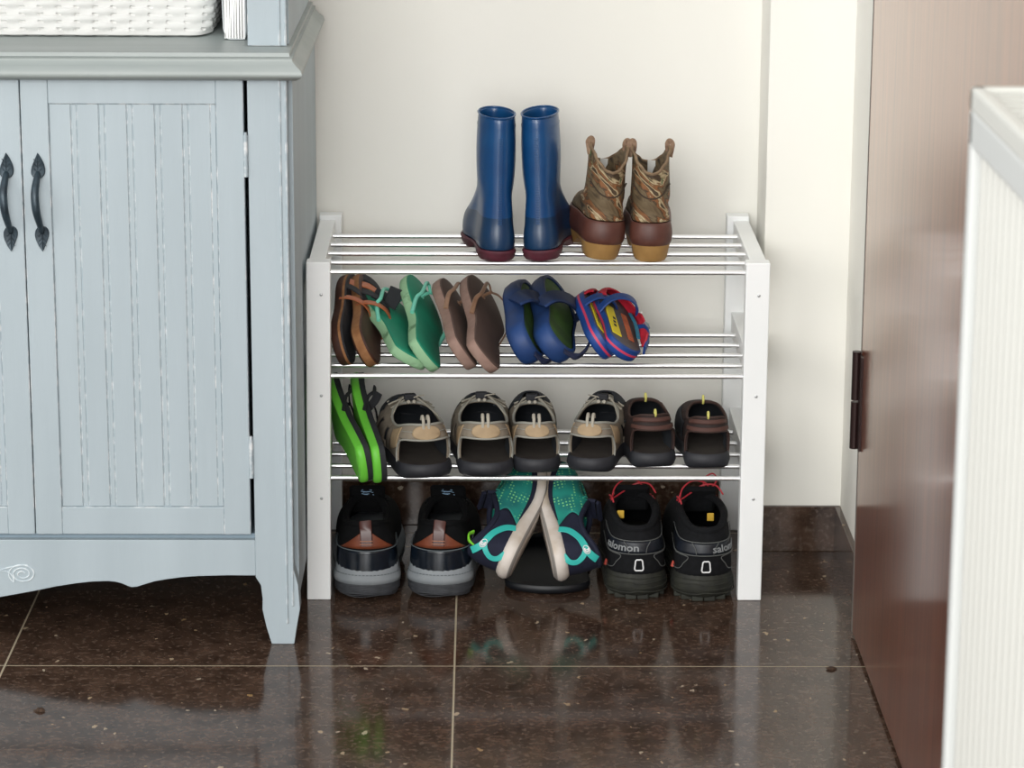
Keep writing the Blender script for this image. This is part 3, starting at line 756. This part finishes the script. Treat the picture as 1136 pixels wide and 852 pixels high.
kid_sandal(pose((.440, .040, .345), (.423, .20, .386), 34), 'red and blue children\'s sandal showing a yellow label inside', -1)

# ------------------------------------------------------------------ third shelf
lime_m = mat('lime_sole', h('74d244'), .5, col2=h('62c038'), scale=14)
char_m = mat('charcoal_foam', h('1e2024'), .75, col2=h('26282c'), scale=40)
def lime(M, label, side, tab=True):
    t = flipflop(M, 'flip_flop', label, .26, .090, side, .0115, lime_m, char_m, char_m, flat=.006, bend=1, tt=.008)
    if tab: MB().ribbon(spline([(-.028, .125, .016), (-.033, .135, .028), (-.040, .145, .036)], 5), (0, 1, .2), .013, .003).build('strap_tab', blk_m, t)
    return t
lime(pose((.076, -.022, .199), (.000, .225, .262), 80), 'black flip-flop with lime green sole, its underside facing the left rack post', 1, False)
lime(pose((.0955, -.022, .199), (.040, .225, .262), 84), 'black flip-flop with lime green sole, the one next to the beige sandals', 1)

sole_blk = mat('black_rubber_sole', h('202127'), .6, col2=h('2a2b30'), scale=50, bump=.3)
beige_m = mat('beige_nubuck', h('7c7264'), .8, col2=h('8a7f70'), scale=50, bump=.3)
edge_m = mat('grey_binding', h('96958c'), .7)
patch_m = mat('tan_patch', h('a08a6c'), .75, col2=h('b09878'), scale=60)
insole_m = mat('brown_insole', h('2c2420'), .85, col2=h('36302a'), scale=40)
linb_m = mat('dark_lining', h('22262c'), .8)
cord_m = mat('grey_cord', h('a8a294'), .6)
def trek_sandal(M, label, side, L=.232, W=.086, H=1.0, kid=False):
    t = thing('child_trekking_sandal' if kid else 'trekking_sandal', label, 'sandal', M)
    up_m, ed_m, pa_m, so_m = (kbrown_m, kedge_m, kbrown2_m, ksole_m) if kid else (beige_m, edge_m, patch_m, sole_blk)
    k = dict(hf=.86, waist=.04)
    s = MB(); slab(s, L, W, side, [(0, .006), (.003, .002), (.012, -.001), (.021, .0005), (.0235, .003), (.022, .0055)], capt=False, **k)
    s.df(lambda p: Vector((p.x, p.y, p.z + .006 * ss(.75, 1, p.y / L) + .004 * (1 - ss(0, .12, p.y / L)) * (p.z < .004))))
    s.build('sole', so_m, t, smooth=60)
    if not kid:
        tc = MB(); sh0 = Shell(L, W, side, .018, .01, L * .60, W * .3, .05, .05, .07 * H, inset=-.001, **k)
        panel(tc, sh0, .36, .5, 0, .34, 12, 6, .0008); panel(tc, sh0, -.5, -.36, 0, .34, 12, 6, .0008); tc.build('toe_bumper', so_m, t, smooth=True, solid=.003)
    f = MB(); slab(f, L, W, side, [(.0215, .0045), (.0225, .008), (.0215, .014)], capb=False, **k); f.build('footbed', insole_m, t, smooth=60)
    sh = Shell(L, W, side, .020, .010, L * .54, W * .37, .080 * H, .070 * H, .083 * H, kt=.9, kh=.6, out=.005, inset=.003, **k)
    # heel strap band, side posts, vamp
    up = MB()
    hb = .155
    panel(up, sh, -hb, hb, .60, 1.0, 30, 8)                                         # band round the heel
    lo_ = lambda v: 0
    for s_ in (-1, 1):
        panel(up, sh, s_ * .125, s_ * .185, 0.0, 1.0, 8, 12)                         # post beside the opening
        panel(up, sh, s_ * .185, s_ * .235, lambda a: .0, lambda a: 1.0, 6, 12)
    for s_ in (-1, 1):
        panel(up, sh, s_ * .255, s_ * .295, .0, 1.0, 6, 12); panel(up, sh, s_ * .315, s_ * .355, .0, 1.0, 6, 12)
        panel(up, sh, s_ * .375, s_ * .5, .0, .62, 14, 10); panel(up, sh, s_ * .235, s_ * .5, .72, 1.0, 18, 5)
        panel(up, sh, s_ * .235, s_ * .38, .0, .22, 10, 4)
    up.build('upper', up_m, t, smooth=True, solid=.0028)
    li = MB()
    for s_ in (-1, 1): panel(li, sh, s_ * .13, s_ * .5, .02, .97, 30, 10, -.0034)
    li.build('lining', linb_m, t, smooth=True)
    b = MB()
    arch = [(-.125, .02), (-.128, .25), (-.118, .50), (-.095, .585), (-.05, .60), (0, .60), (.05, .60), (.095, .585), (.118, .50), (.128, .25), (.125, .02)]
    P = spline([(u, v, 0) for u, v in arch], 5); b.tube([sh.P(p.x, p.y, .0006) for p in P], .0015, 6)
    P = [sh.P(-.5 + i / 60, 1.0, 0) for i in range(60)]; b.tube(P, .0018, 6, closed=True)
    surf_ribbon(b, sh, [(-.12, .80), (0, .80), (.12, .80)], .0012, .0008, .0012)
    b.build('binding', ed_m, t, smooth=True)
    if kid:
        st = MB(); surf_ribbon(st, sh, [(-.15, .88), (-.05, .87), (.05, .87), (.15, .88)], .006, .001, .0016); surf_ribbon(st, sh, [(-.15, .68), (-.05, .66), (.05, .66), (.15, .68)], .006, .001, .0016)
        st.build('heel_stripe', kbrown2_m, t, smooth=True)
        for (x, y, z, an) in ((.0, .010, .078 * H, 0), (.001, L * .53, .082 * H, 0)):
            MB().tube(spline([(x - .0, y + .002, z - .002), (x, y - .001, z + .004), (x, y + .003, z + .009), (x, y + .006, z + .003)], 4), .0018, 8).build('pull_loop', kyell_m, t, smooth=True)
        for s_ in (-1, 1):
            q = MB(); panel(q, sh, s_ * .24, s_ * .37, .15, .75, 10, 6, .001); q.build('side_patch', char_m, t, smooth=True, solid=.001)
        return t
    # oval heel patch with pull cords
    q = MB(); pv = []
    for rr in (0, .5, .9, 1):
        pv.append([sh.P(rr * .062 * math.cos(a), (.79) + rr * .185 * math.copysign(abs(math.sin(a)) ** .8, math.sin(a)), .0022 if rr < .95 else .0008) for a in [2 * PI * i / 28 for i in range(28)]])
    q.loft(pv, True, False, False); q.build('heel_patch', pa_m, t, smooth=True)
    for s_ in (-1, 1):
        qq = MB(); panel(qq, sh, s_ * .135, s_ * .20, lambda a: .35 - .2 * a, lambda a: .92 - .1 * a, 8, 6, .0012); qq.build('side_patch', pa_m, t, smooth=True, solid=.001)
    p0 = sh.P(0, .97)
    for dx in (-.0038, .0038):
        MB().ribbon(spline([(p0.x + dx, p0.y - .003, p0.z - .004), (p0.x + dx, p0.y - .001, p0.z + .008), (p0.x + dx, p0.y + .006, p0.z + .0135), (p0.x + dx, p0.y + .012, p0.z + .006)], 5), (0, -1, .4), .0044, .002).build('pull_cord', cord_m, t, smooth=True)
    # bungee lace, cord lock
    th_ = sh.P(.5, 1.0); bg_ = MB()
    for k_ in range(4):
        v = .96 - .12 * k_; bg_.tube([sh.P(-.36 - .02 * k_, v, .002), Vector((th_.x + .004, th_.y + .016 * k_ + .006, sh.P(.5, v).z + .008)), sh.P(.34 + .02 * k_, v - .05, .002)], .0013, 6)
    c = Vector((th_.x, th_.y - .006, th_.z + .006))
    bg_.tube(spline([sh.P(-.30, .99, .001), c + Vector((-.012, .004, .000)), c, c + Vector((.014, .002, -.001)), sh.P(.27, .99, .001)], 5), .0013, 6)
    bg_.tube(spline([c, c + Vector((.008 * side, -.006, .005)), c + Vector((.020 * side, -.004, .006))], 5), .0010, 6)
    bg_.build('bungee_lace', cord_m, t, smooth=True)
    MB().box(c.x - .0085, c.x + .0085, c.y - .005, c.y + .005, c.z - .001, c.z + .0085, .002).build('cord_lock', blk_m, t)
    MB().tube([c + Vector((-.004, -.006, -.003)), c + Vector((-.004, -.010, -.001))], .0026, 8).tube([c + Vector((.004, -.006, -.003)), c + Vector((.004, -.010, -.001))], .0026, 8).build('cord_end', cord_m, t, smooth=True)
    tg = MB(); panel(tg, Shell(L, W, side, .03, L * .40, L * .66, W * .22, .07, .07, .088, **k), .30, .5, .5, 1.0, 8, 6); panel(tg, Shell(L, W, side, .03, L * .40, L * .66, W * .22, .07, .07, .088, **k), -.5, -.30, .5, 1.0, 8, 6)
    tg.build('tongue', linb_m, t, smooth=True, solid=.002)
    return t
trek_sandal(mirrored((.1725, -.016, Z3), -13), 'beige trekking sandal with tan oval heel patch, nearest the lime flip-flops', 1, W=.092)
trek_sandal(mirrored((.2545, -.008, Z3), -3), 'beige trekking sandal with tan oval heel patch, second from the lime flip-flops', 1, W=.092)
trek_sandal(mirrored((.3265, .012, Z3), -3), 'smaller beige trekking sandal pointing straight back, third beige sandal from the lime flip-flops', 1, L=.215, W=.079, H=.93)
trek_sandal(mirrored((.3965, .018, Z3), 12), 'smaller beige trekking sandal with its toe turned right, nearest the dark brown children\'s sandals', -1, L=.215, W=.080, H=.93)
kbrown_m = mat('dark_brown_suede', h('231613'), .75, col2=h('2e1e1a'), scale=60)
kbrown2_m = mat('rust_brown_trim', h('4e3028'), .7)
kedge_m = mat('brown_binding', h('38241e'), .7)
ksole_m = mat('dark_grey_sole', h('24252a'), .6, col2=h('2c2d32'), scale=60)
kyell_m = mat('yellow_loop', h('d2cc70'), .5)
trek_sandal(mirrored((.4955, .044, Z3), -8), 'dark brown children\'s closed sandal with yellow pull loops, next to the beige sandals', 1, L=.165, W=.076, H=.98, kid=True)
trek_sandal(mirrored((.5695, .040, Z3), -2), 'dark brown children\'s closed sandal with yellow pull loops, nearest the right rack post', -1, L=.165, W=.076, H=.95, kid=True)

# ------------------------------------------------------------------ bottom row: black trainers with brown heel tab
bk_m = mat('black_textile', h('08090b'), .9, spec=.2, col2=h('0d0e10'), scale=120)
gloss_m = mat('glossy_black_leather', h('0d141c'), .22, col2=h('121b26'), scale=60, bump=.1)
greyms_m = mat('grey_midsole', h('80868a'), .6, col2=h('8a8f92'), scale=40)
outs_m = mat('dark_outsole', h('3a3c40'), .6, col2=h('46484c'), scale=80, bump=.6, bscale=70)
tabl_m = mat('brown_tab_leather', h('6a3420'), .42, col2=h('7a4028'), scale=60)
tabd_m = mat('dark_tab_loop', h('4a2620'), .35)
stitch_m = mat('pale_stitching', h('5c6468'), .7)
def black_trainer(M, label, side):
    t = thing('black_trainer', label, 'shoe', M)
    L, W = .275, .104
    k = dict(hf=.90, waist=.04, hc=.13)
    fl = lambda p: Vector((p.x, p.y, p.z + .008 * ss(.7, 1, p.y / L) + (.006 * ss(.2, .0, 0) if 0 else 0)))
    s = MB(); slab(s, L, W, side, [(0, .014), (.003, .007), (.010, .002), (.018, .0015), (.0245, .003)], **k).df(lambda p: fl(Vector((p.x, p.y, p.z + (.008 * (1 - ss(0, .16, p.y / L)) ** 2 if p.z < .004 else 0) ))))
    s.build('outsole', outs_m, t, smooth=50)
    g = MB()
    for kx in range(9):
        ring = [fl(p) for p in outline(L, W, side, .006 + kx * .0019, .0045 - min(kx, 4) * .001, 56, **k)]
        g.tube([p + Vector((0, 0, .0012 * math.sin(i * .9 + kx))) for i, p in enumerate(ring)], .0006, 5, closed=True)
    g.build('tread_ripple', outs_m, t, smooth=True)
    ms = MB(); slab(ms, L, W, side, [(.0235, .003), (.025, -.001), (.032, -.0015), (.040, .002), (.047, .004), (.049, .007)], **k).df(lambda p: fl(Vector((p.x, p.y, p.z + (.014 * math.exp(-((p.y - .055) / .03) ** 2) if p.z > .044 else 0)))))
    ms.build('midsole', greyms_m, t, smooth=70)
    st = MB()
    for i in range(-13, 14):
        u = i * .0095; sh_ = Shell(L, W, side, .0385, .02, .16, .03, .08, .08, .09, inset=.0008, **k)
        a = sh_.foot(u - .003); b = sh_.foot(u + .003); st.tube([fl(a), fl(b)], .0006, 5)
    st.build('midsole_stitching', stitch_m, t)
    sh = Shell(L, W, side, .040, .012, L * .56, .031, .112, .100, .112, kt=.75, kh=.75, out=.002, inset=.0045, df=fl, **k)
    up = MB(); panel(up, sh, -.5, .5, 0, 1, 70, 12); up.build('upper', bk_m, t, smooth=True, solid=.004)
    hc = MB(); panel(hc, sh, -.20, .20, 0.0, lambda a: .36 + .10 * abs(2 * a - 1) ** 2, 30, 8, .0012); hc.build('heel_counter', gloss_m, t, smooth=True, solid=.0014)
    pp = MB(); P = [sh.P(-.20 + .4 * i / 40, .36 + .10 * abs(2 * i / 40 - 1) ** 2, .0026) for i in range(41)]; pp.tube(P, .0008, 6); pp.build('counter_piping', stitch_m, t, smooth=True)
    tb = MB()
    rows = []
    for i in range(17):
        a = i / 16 * 2 - 1; r_ = []
        for j in range(7):
            b = j / 6; uu = a * (.088 - .068 * b ** .75); r_.append(sh.P(uu, .40 + .33 * b, .003))
        rows.append(r_)
    tb.loft(rows, False, False, False).build('heel_tab', tabl_m, t, smooth=True, solid=.0014)
    P = [sh.P(0, v, .006) for v in (.47, .6, .74, .88)] + [sh.P(0, 1, .004) + Vector((0, 0, .003)), sh.P(0, 1, -.004) + Vector((0, .001, .001))]
    MB().ribbon(P, (0, -1, .2), .017, .0022).build('pull_loop', tabd_m, t, smooth=True)
    for v in (.50, .56): MB().tube([sh.P(u, v, .0078) for u in (-.017, 0, .017)], .0006, 5).build('tab_stitching', mat('tab_stitch', h('b07a60'), .6), t)
    MB().tube([sh.P(-.5 + i / 60, 1, -.002) for i in range(60)], .0055, 8, closed=True).build('padded_collar', bk_m, t, smooth=True)
    c = sh.col(.5)
    tg = MB(); tg.ribbon(spline([(c.x, L * .60, .086), (c.x, L * .56, .106), (c.x, L * .52, .128)], 6), (0, -.8, .6), .052, .008); tg.build('tongue', bk_m, t, smooth=True)
    lb = MB()
    for i, (a, b) in enumerate(((-.008, .007), (-.009, .006), (-.006, .009), (-.008, .003), (-.001, .010))):
        z = .1245 - i * .0021; y = L * .524 + (.128 - z) * .5 - .0052
        lb.tube(spline([(c.x + a, y, z), (c.x + (a + b) / 2, y, z + .0013 * (-1) ** i), (c.x + b, y, z - .0004)], 4), .0007, 5)
    lb.build('tongue_label', mat('blue_white_print', h('8fb0cc'), .6), t)
    ls = MB()
    for i in range(5): ls.tube(spline([sh.P(-.34 - i * .02, .93, .002), Vector((c.x, L * .6 + i * .016, .112 - i * .009)), sh.P(.34 + i * .02, .93, .002)], 5), .0018, 6)
    ls.build('laces', bk_m, t, smooth=True)
    return t
black_trainer(mirrored((.0845, -.008, 0), -1), 'black trainer with grey midsole and brown heel tab, beside the left rack post', 1)
black_trainer(mirrored((.1850, -.006, 0), 4), 'black trainer with grey midsole and brown heel tab, beside the teal running shoes', -1)

# trail shoes
tr_m = mat('black_trail_mesh', h('0d0e10'), .88, spec=.25, col2=h('131417'), scale=150, bump=.3)
trs_m = mat('olive_black_sole', h('1c1d18'), .7, col2=h('2a2b22'), scale=60, bump=.5)
tlug_m = mat('grey_green_lug', h('2c2e26'), .7)
tband_m = mat('dark_heel_film', h('14181f'), .4, col2=h('1c212a'), scale=60)
red_m = mat('red_lace', h('c0323c'), .5); yel_m = mat('ochre_tag', h('c8a030'), .6); white_m = mat('reflective_white', h('e6e6e6'), .5); gprint_m = mat('grey_print', h('8c8f90'), .5); gl_m = mat('grey_piping', h('5a5c5a'), .6)
orange_m = mat('orange_red_detail', h('c04a3a'), .6)
def trail_shoe(M, label, side, txt, tu):
    t = thing('trail_shoe', label, 'shoe', M)
    L, W = .27, .098; k = dict(hf=.90, waist=.04, hc=.13)
    s = MB(); slab(s, L, W, side, [(.004, .010), (.008, .004), (.018, .0), (.030, .001), (.040, .0045)], **k); s.build('midsole', trs_m, t, smooth=60)
    rr = MB()
    for z, off in ((.014, -.0005), (.020, .0), (.026, .0006), (.032, .002)):
        rr.tube([p + Vector((0, 0, .0015 * math.sin(i * .5 + z * 200))) for i, p in enumerate(outline(L, W, side, z, off, 56, **k))], .0011, 6, closed=True)
    rr.build('midsole_ridge', trs_m, t, smooth=True)
    for i in range(24):
        u = -.5 + (i + .5) / 24; sh_ = Shell(L, W, side, .0, .02, .16, .03, .08, .08, .09, inset=.012, **k); p = sh_.foot(u)
        MB().box(p.x - .008, p.x + .008, p.y - .006, p.y + .006, 0, .008, .0015).build('lug', tlug_m if i % 2 else trs_m, t)
    sh = Shell(L, W, side, .036, .014, L * .56, .033, .104, .112, .118, kt=.75, kh=.75, out=.003, inset=.0042, **k)
    up = MB(); panel(up, sh, -.5, .5, 0, 1, 70, 12); up.build('upper', tr_m, t, smooth=True, solid=.004)
    b = MB(); panel(b, sh, -.22, .22, .38, .62, 30, 5, .001); b.build('heel_band', tband_m, t, smooth=True, solid=.001)
    ln = MB()
    surf_ribbon(ln, sh, [(-.22, .63), (-.1, .64), (0, .64), (.1, .64), (.22, .63)], .0014, .0022, .001); surf_ribbon(ln, sh, [(-.22, .37), (-.1, .37), (0, .37), (.1, .37), (.22, .37)], .0014, .0022, .001)
    for s_ in (-1, 1):
        surf_ribbon(ln, sh, [(s_ * .15, .34), (s_ * .055, .34), (s_ * .065, .2), (s_ * .085, .1), (s_ * .15, .09)], .0014, .0015, .001)
        surf_ribbon(ln, sh, [(s_ * .045, .62), (s_ * .03, .50), (s_ * .025, .39)], .0012, .0022, .001)
    ln.build('piping', gl_m, t, smooth=True)
    # white trapezoid loop on the heel
    q = MB(); tp = [(-.0085, .095), (.0085, .095), (.0062, .27), (-.0062, .27)]
    pts = []
    for i in range(4):
        a = tp[i]; c = tp[(i + 1) % 4]
        for w_ in (.15, .5, .85): pts.append(Vector((a[0] + (c[0] - a[0]) * w_, a[1] + (c[1] - a[1]) * w_, 0)))
    u0 = .004
    def onheel(x, v, off): return sh.P(u0 + x * 1.45, v, off)
    q.tube([onheel(p.x, p.y, .0022) for p in spline(pts, 3, closed=True)], .0011, 8, closed=True); q.build('heel_reflector', white_m, t, smooth=True)
    # lettering round the heel
    tw = text_mesh(txt, .026, lambda x, y, z: (x, y, z)); x1 = max(p[0] for p in tw.v)
    def fn(x, y, z):
        return sh.P((tu - (x1 - x) * 1.42) if tu < .01 else tu + x * 1.42, .425 + y * 8.2, .0024 + z)
    tm = text_mesh(txt, .026, fn)
    tm.build('lettering', gprint_m, t)
    s3 = sh.P(-.13, .05, .002); MB().tube([s3, s3 + Vector((0, 0, .008))], lambda q_: .0035 * (1 - .7 * q_), 8).build('side_detail', orange_m, t, smooth=True)
    MB().tube([sh.P(-.5 + i / 60, 1, -.002) for i in range(60)], .0055, 8, closed=True).build('padded_collar', tr_m, t, smooth=True)
    c = sh.col(.5)
    MB().ribbon(spline([(c.x, L * .60, .090), (c.x, L * .56, .112), (c.x, L * .50, .130)], 6), (0, -.8, .6), .05, .008).build('tongue', tr_m, t, smooth=True)
    lz = MB(); cy = L * .5
    lz.tube(spline([(c.x - .032, cy - .03, .113), (c.x - .026, cy - .01, .132), (c.x - .010, cy, .142), (c.x + .008, cy + .005, .138), (c.x + .016, cy + .01, .127)], 7), .0012, 6)
    lz.tube(spline([(c.x - .030, cy - .02, .118), (c.x - .012, cy, .124), (c.x + .006, cy + .008, .133), (c.x + .024, cy, .135), (c.x + .034, cy - .01, .124)], 7), .0012, 6)
    lz.tube(spline([(c.x - .034, cy - .02, .124), (c.x - .030, cy - .03, .122), (c.x - .028, cy - .035, .112)], 7), .0012, 6)
    if side < 0:
        lz.tube(spline([(c.x + .008, cy + .01, .122), (c.x + .008, cy + .01, .142), (c.x + .020, cy + .01, .150), (c.x + .026, cy + .01, .140), (c.x + .014, cy, .126)], 7), .0012, 6)
    for i in range(5): lz.tube(spline([sh.P(-.34 - i * .02, .93, .002), Vector((c.x, L * .6 + i * .016, .117 - i * .010)), sh.P(.34 + i * .02, .93, .002)], 5), .0012, 6)
    lz.build('laces', red_m, t, smooth=True)
    tx, ty, tz = ((c.x - .020, L * .22, .112) if side > 0 else (c.x + .012, L * .3, .104))
    MB().box(tx - .005, tx + .005, ty, ty + .002, tz - .007, tz + .005, .001).build('lace_tag', yel_m, t)
    return t
trail_shoe(mirrored((.4690, -.004, 0), 0), 'black trail running shoe with red laces and ochre tag hanging from its lace', 1, 'SALOMON'.lower(), .004)
trail_shoe(mirrored((.5640, -.012, 0), -1), 'black trail running shoe with red laces, next to the right rack post', -1, 'SALOMON'.lower(), .022)

# black slipper lying on the floor under the running shoes
t = thing('black_slipper', 'flat black slipper lying on the floor beneath the teal running shoes', 'slipper', pose((.342, .022, 0), (.350, .28, 0)))
s = MB(); slab(s, .255, .138, 1, [(0, .006), (.003, .001), (.010, .0), (.013, .002), (.011, .007)], hf=.9); s.build('sole', mat('black_slipper_rubber', h('0e1116'), .5), t, smooth=60)
slp = Shell(.255, .138, 1, .010, .05, .17, .045, .016, .022, .030, hf=.9)
u_ = MB(); panel(u_, slp, .26, .5, 0, .8, 14, 6); panel(u_, slp, -.5, -.26, 0, .8, 14, 6); u_.build('upper', bk_m, t, smooth=True, solid=.002)

# teal running shoes leaning sole to sole
rnavy = mat('navy_knit', h('10142a'), .85, col2=h('151a30'), scale=120)
def dots():
    M = mat('teal_mesh', h('157a70'), .8); nt = M.node_tree; b = nt.nodes['Principled BSDF']; L = nt.links.new
    tc = nt.nodes.new('ShaderNodeTexCoord'); v = nt.nodes.new('ShaderNodeTexVoronoi'); v.inputs['Scale'].default_value = 190; v.inputs['Randomness'].default_value = .15; L(tc.outputs['Object'], v.inputs['Vector'])
    g = nt.nodes.new('ShaderNodeMapRange'); g.inputs[1].default_value = .30; g.inputs[2].default_value = .22; L(v.outputs['Distance'], g.inputs[0])
    n = nt.nodes.new('ShaderNodeTexNoise'); n.inputs['Scale'].default_value = 30; L(tc.outputs['Object'], n.inputs['Vector'])
    r = nt.nodes.new('ShaderNodeValToRGB'); r.color_ramp.elements[0].color = (*h('156c68'), 1); r.color_ramp.elements[1].color = (*h('1c9080'), 1); r.color_ramp.elements[0].position = .35; r.color_ramp.elements[1].position = .65; L(n.outputs['Fac'], r.inputs[0])
    mx = nt.nodes.new('ShaderNodeMix'); mx.data_type = 'RGBA'; L(g.outputs[0], mx.inputs[0]); L(r.outputs[0], mx.inputs[6]); mx.inputs[7].default_value = (*h('7fd08a'), 1); L(mx.outputs[2], b.inputs['Base Color']); return M
rteal = dots()
rmint = mat('mint_overlay', h('35b8ae'), .5); rwhite = mat('dirty_white_midsole', h('d8cfc6'), .6, col2=h('b09c82'), scale=22, lo=.45, hi=.75, bump=.4, bscale=40)
rgrey = mat('grey_outsole', h('8c8680'), .7); rlime = mat('lime_pull_tab', h('86dc3a'), .5)
def runner(M, label, vis, bend=22):
    """vis = +1: the +x flank is the visible one"""
    t = thing('running_shoe', label, 'shoe', M)
    L, W = .222, .082; k = dict(hf=.82, waist=.05)
    y0 = L * .50; A = math.radians(bend)
    def df(p):
        if p.y <= y0: return p
        ln = .05; q = min(p.y - y0, ln); ang = A * q / ln
        Rr = ln / A; c = Vector((p.x, y0, Rr)); rad = Rr - p.z
        x = Vector((p.x, y0 + rad * math.sin(ang), Rr - rad * math.cos(ang)))
        rest = p.y - y0 - ln
        if rest > 0: x += Vector((0, math.cos(ang), math.sin(ang))) * rest
        return x
    s = MB(); slab(s, L, W, vis, [(0, .006, 1), (.003, .002, 1), (.0045, .001, 0), (.010, -.0015, 0), (.018, -.0005, 0), (.0235, .003, 0), (.025, .005, 0)], **k); s.df(lambda p: df(Vector((p.x, p.y, p.z * (1 - .22 * ss(.3, .55, p.y / L)) + .003 * (1 - p.z / .025))))).build('midsole', [rwhite, rgrey], t, smooth=60)
    sh = Shell(L, W, vis, .019, .010, L * .54, .029, .070, .056, .076, kt=.7, kh=.7, out=.003, inset=.0045, df=df, **k)
    def bd(v): return .172 + .105 * v
    up = MB(); panel(up, sh, lambda v: -bd(v), bd, 0, 1, 50, 14); up.build('heel_upper', rnavy, t, smooth=True, solid=.003)
    tu = MB(); panel(tu, sh, bd, .5, .08, 1, 36, 14, .0004); panel(tu, sh, -.5, lambda v: -bd(v), .08, 1, 36, 14, .0004); tu.build('mesh_forefoot', rteal, t, smooth=True, solid=.0025)
    mg = MB(); panel(mg, sh, .20, .5, 0, .12, 30, 3, .0006); panel(mg, sh, -.5, -.20, 0, .12, 30, 3, .0006); mg.build('mudguard', rnavy, t, smooth=True, solid=.002)
    MB().tube([sh.P(-.5 + i / 60, 1, -.001) for i in range(60)], .0042, 8, closed=True).build('padded_collar', rnavy, t, smooth=True)
    ov = MB(); s_ = vis
    surf_ribbon(ov, sh, [(s_ * .166, .06), (s_ * .158, .32), (s_ * .135, .50), (s_ * .105, .57), (s_ * .072, .63), (s_ * .030, .88)], .0105, .0022, .001, 8)
    surf_ribbon(ov, sh, [(s_ * .082, .58), (s_ * .055, .46), (s_ * .036, .28), (s_ * .042, .12), (s_ * .070, .02)], .0080, .0024, .001, 8)
    ov.build('side_overlay', rmint, t, smooth=True)
    u0, v0 = s_ * .080, .60
    P = [sh.P(u0 + .016 * math.cos(a), v0 + .095 * math.sin(a), .0038) for a in [2 * PI * i / 24 for i in range(24)]]
    MB().tube(P, .0007, 6, closed=True).build('logo_ring', white_m, t, smooth=True)
    P = [sh.P(u0 + s_ * .0085 * math.cos(a), v0 + .055 * math.sin(a), .0040) for a in [PI * (.28 + 1.44 * i / 16) for i in range(17)]]
    MB().tube(P, .0013, 6).build('logo_letter', white_m, t, smooth=True)
    MB().tube([sh.P(u0, v0 - .03, .004), sh.P(u0, v0 + .03, .004)], .0008, 6).build('logo_bar', white_m, t, smooth=True)
    if vis > 0:
        e = sh.P(0, .96); MB().ribbon(spline([e + Vector((.014, .004, -.002)), e + Vector((.016, .007, .007)), e + Vector((.016, .017, .011)), e + Vector((.014, .026, .007))], 6), (0, -.3, 1), .007, .003).build('pull_tab', rlime, t, smooth=True)
    c = sh.col(.5); tg = MB(); tg.ribbon([df(Vector(p)) for p in spline([(c.x, L * .58, .068), (c.x, L * .53, .080), (c.x, L * .47, .090)], 6)], (0, -.8, .6), .042, .006).build('tongue', rnavy, t, smooth=True)
    lc = MB()
    for i in range(5): lc.tube(spline([sh.P(-.36 - i * .018, .9, .002), df(Vector((c.x, L * .58 + i * .016, .080 - i * .006))), sh.P(.36 + i * .018, .9, .002)], 5), .0015, 6)
    lc.build('laces', rteal, t, smooth=True)
    return t
runner(pose_axes((.2895, -.004, .038), (.36, .79, .47), (.16, -.62, .76)), 'teal and navy running shoe with lime pull tab, leaning with its sole to the right', 1)
runner(pose_axes((.3480, -.004, .038), (-.16, .83, .47), (.09, .60, -.78)), 'teal and navy running shoe leaning with its sole to the left, beside the trail shoes', -1)

# crumbs of dirt on the tiles
def crumb(x, y, r, label):
    mb = MB(); mb.loft([[(r * q * (1 + .35 * random.uniform(-1, 1)) * math.cos(a), r * .8 * q * (1 + .35 * random.uniform(-1, 1)) * math.sin(a), r * z) for a in [2 * PI * i / 10 for i in range(10)]] for q, z in ((.7, 0), (1, .15), (.8, .4), (.4, .6))])
    o = mb.build('dirt_crumb', mat('dried_dirt', h('2a1c14'), .9, col2=h('4a3626'), scale=300), smooth=True); o.location = (x, y, 0); tag(o, label, 'dirt')
crumb(.7137, -.2880, .0065, 'small dark crumb of dirt on the tile near the brown door')
crumb(-.3170, -.4470, .0075, 'small dark crumb of dirt on the tile in front of the dresser')
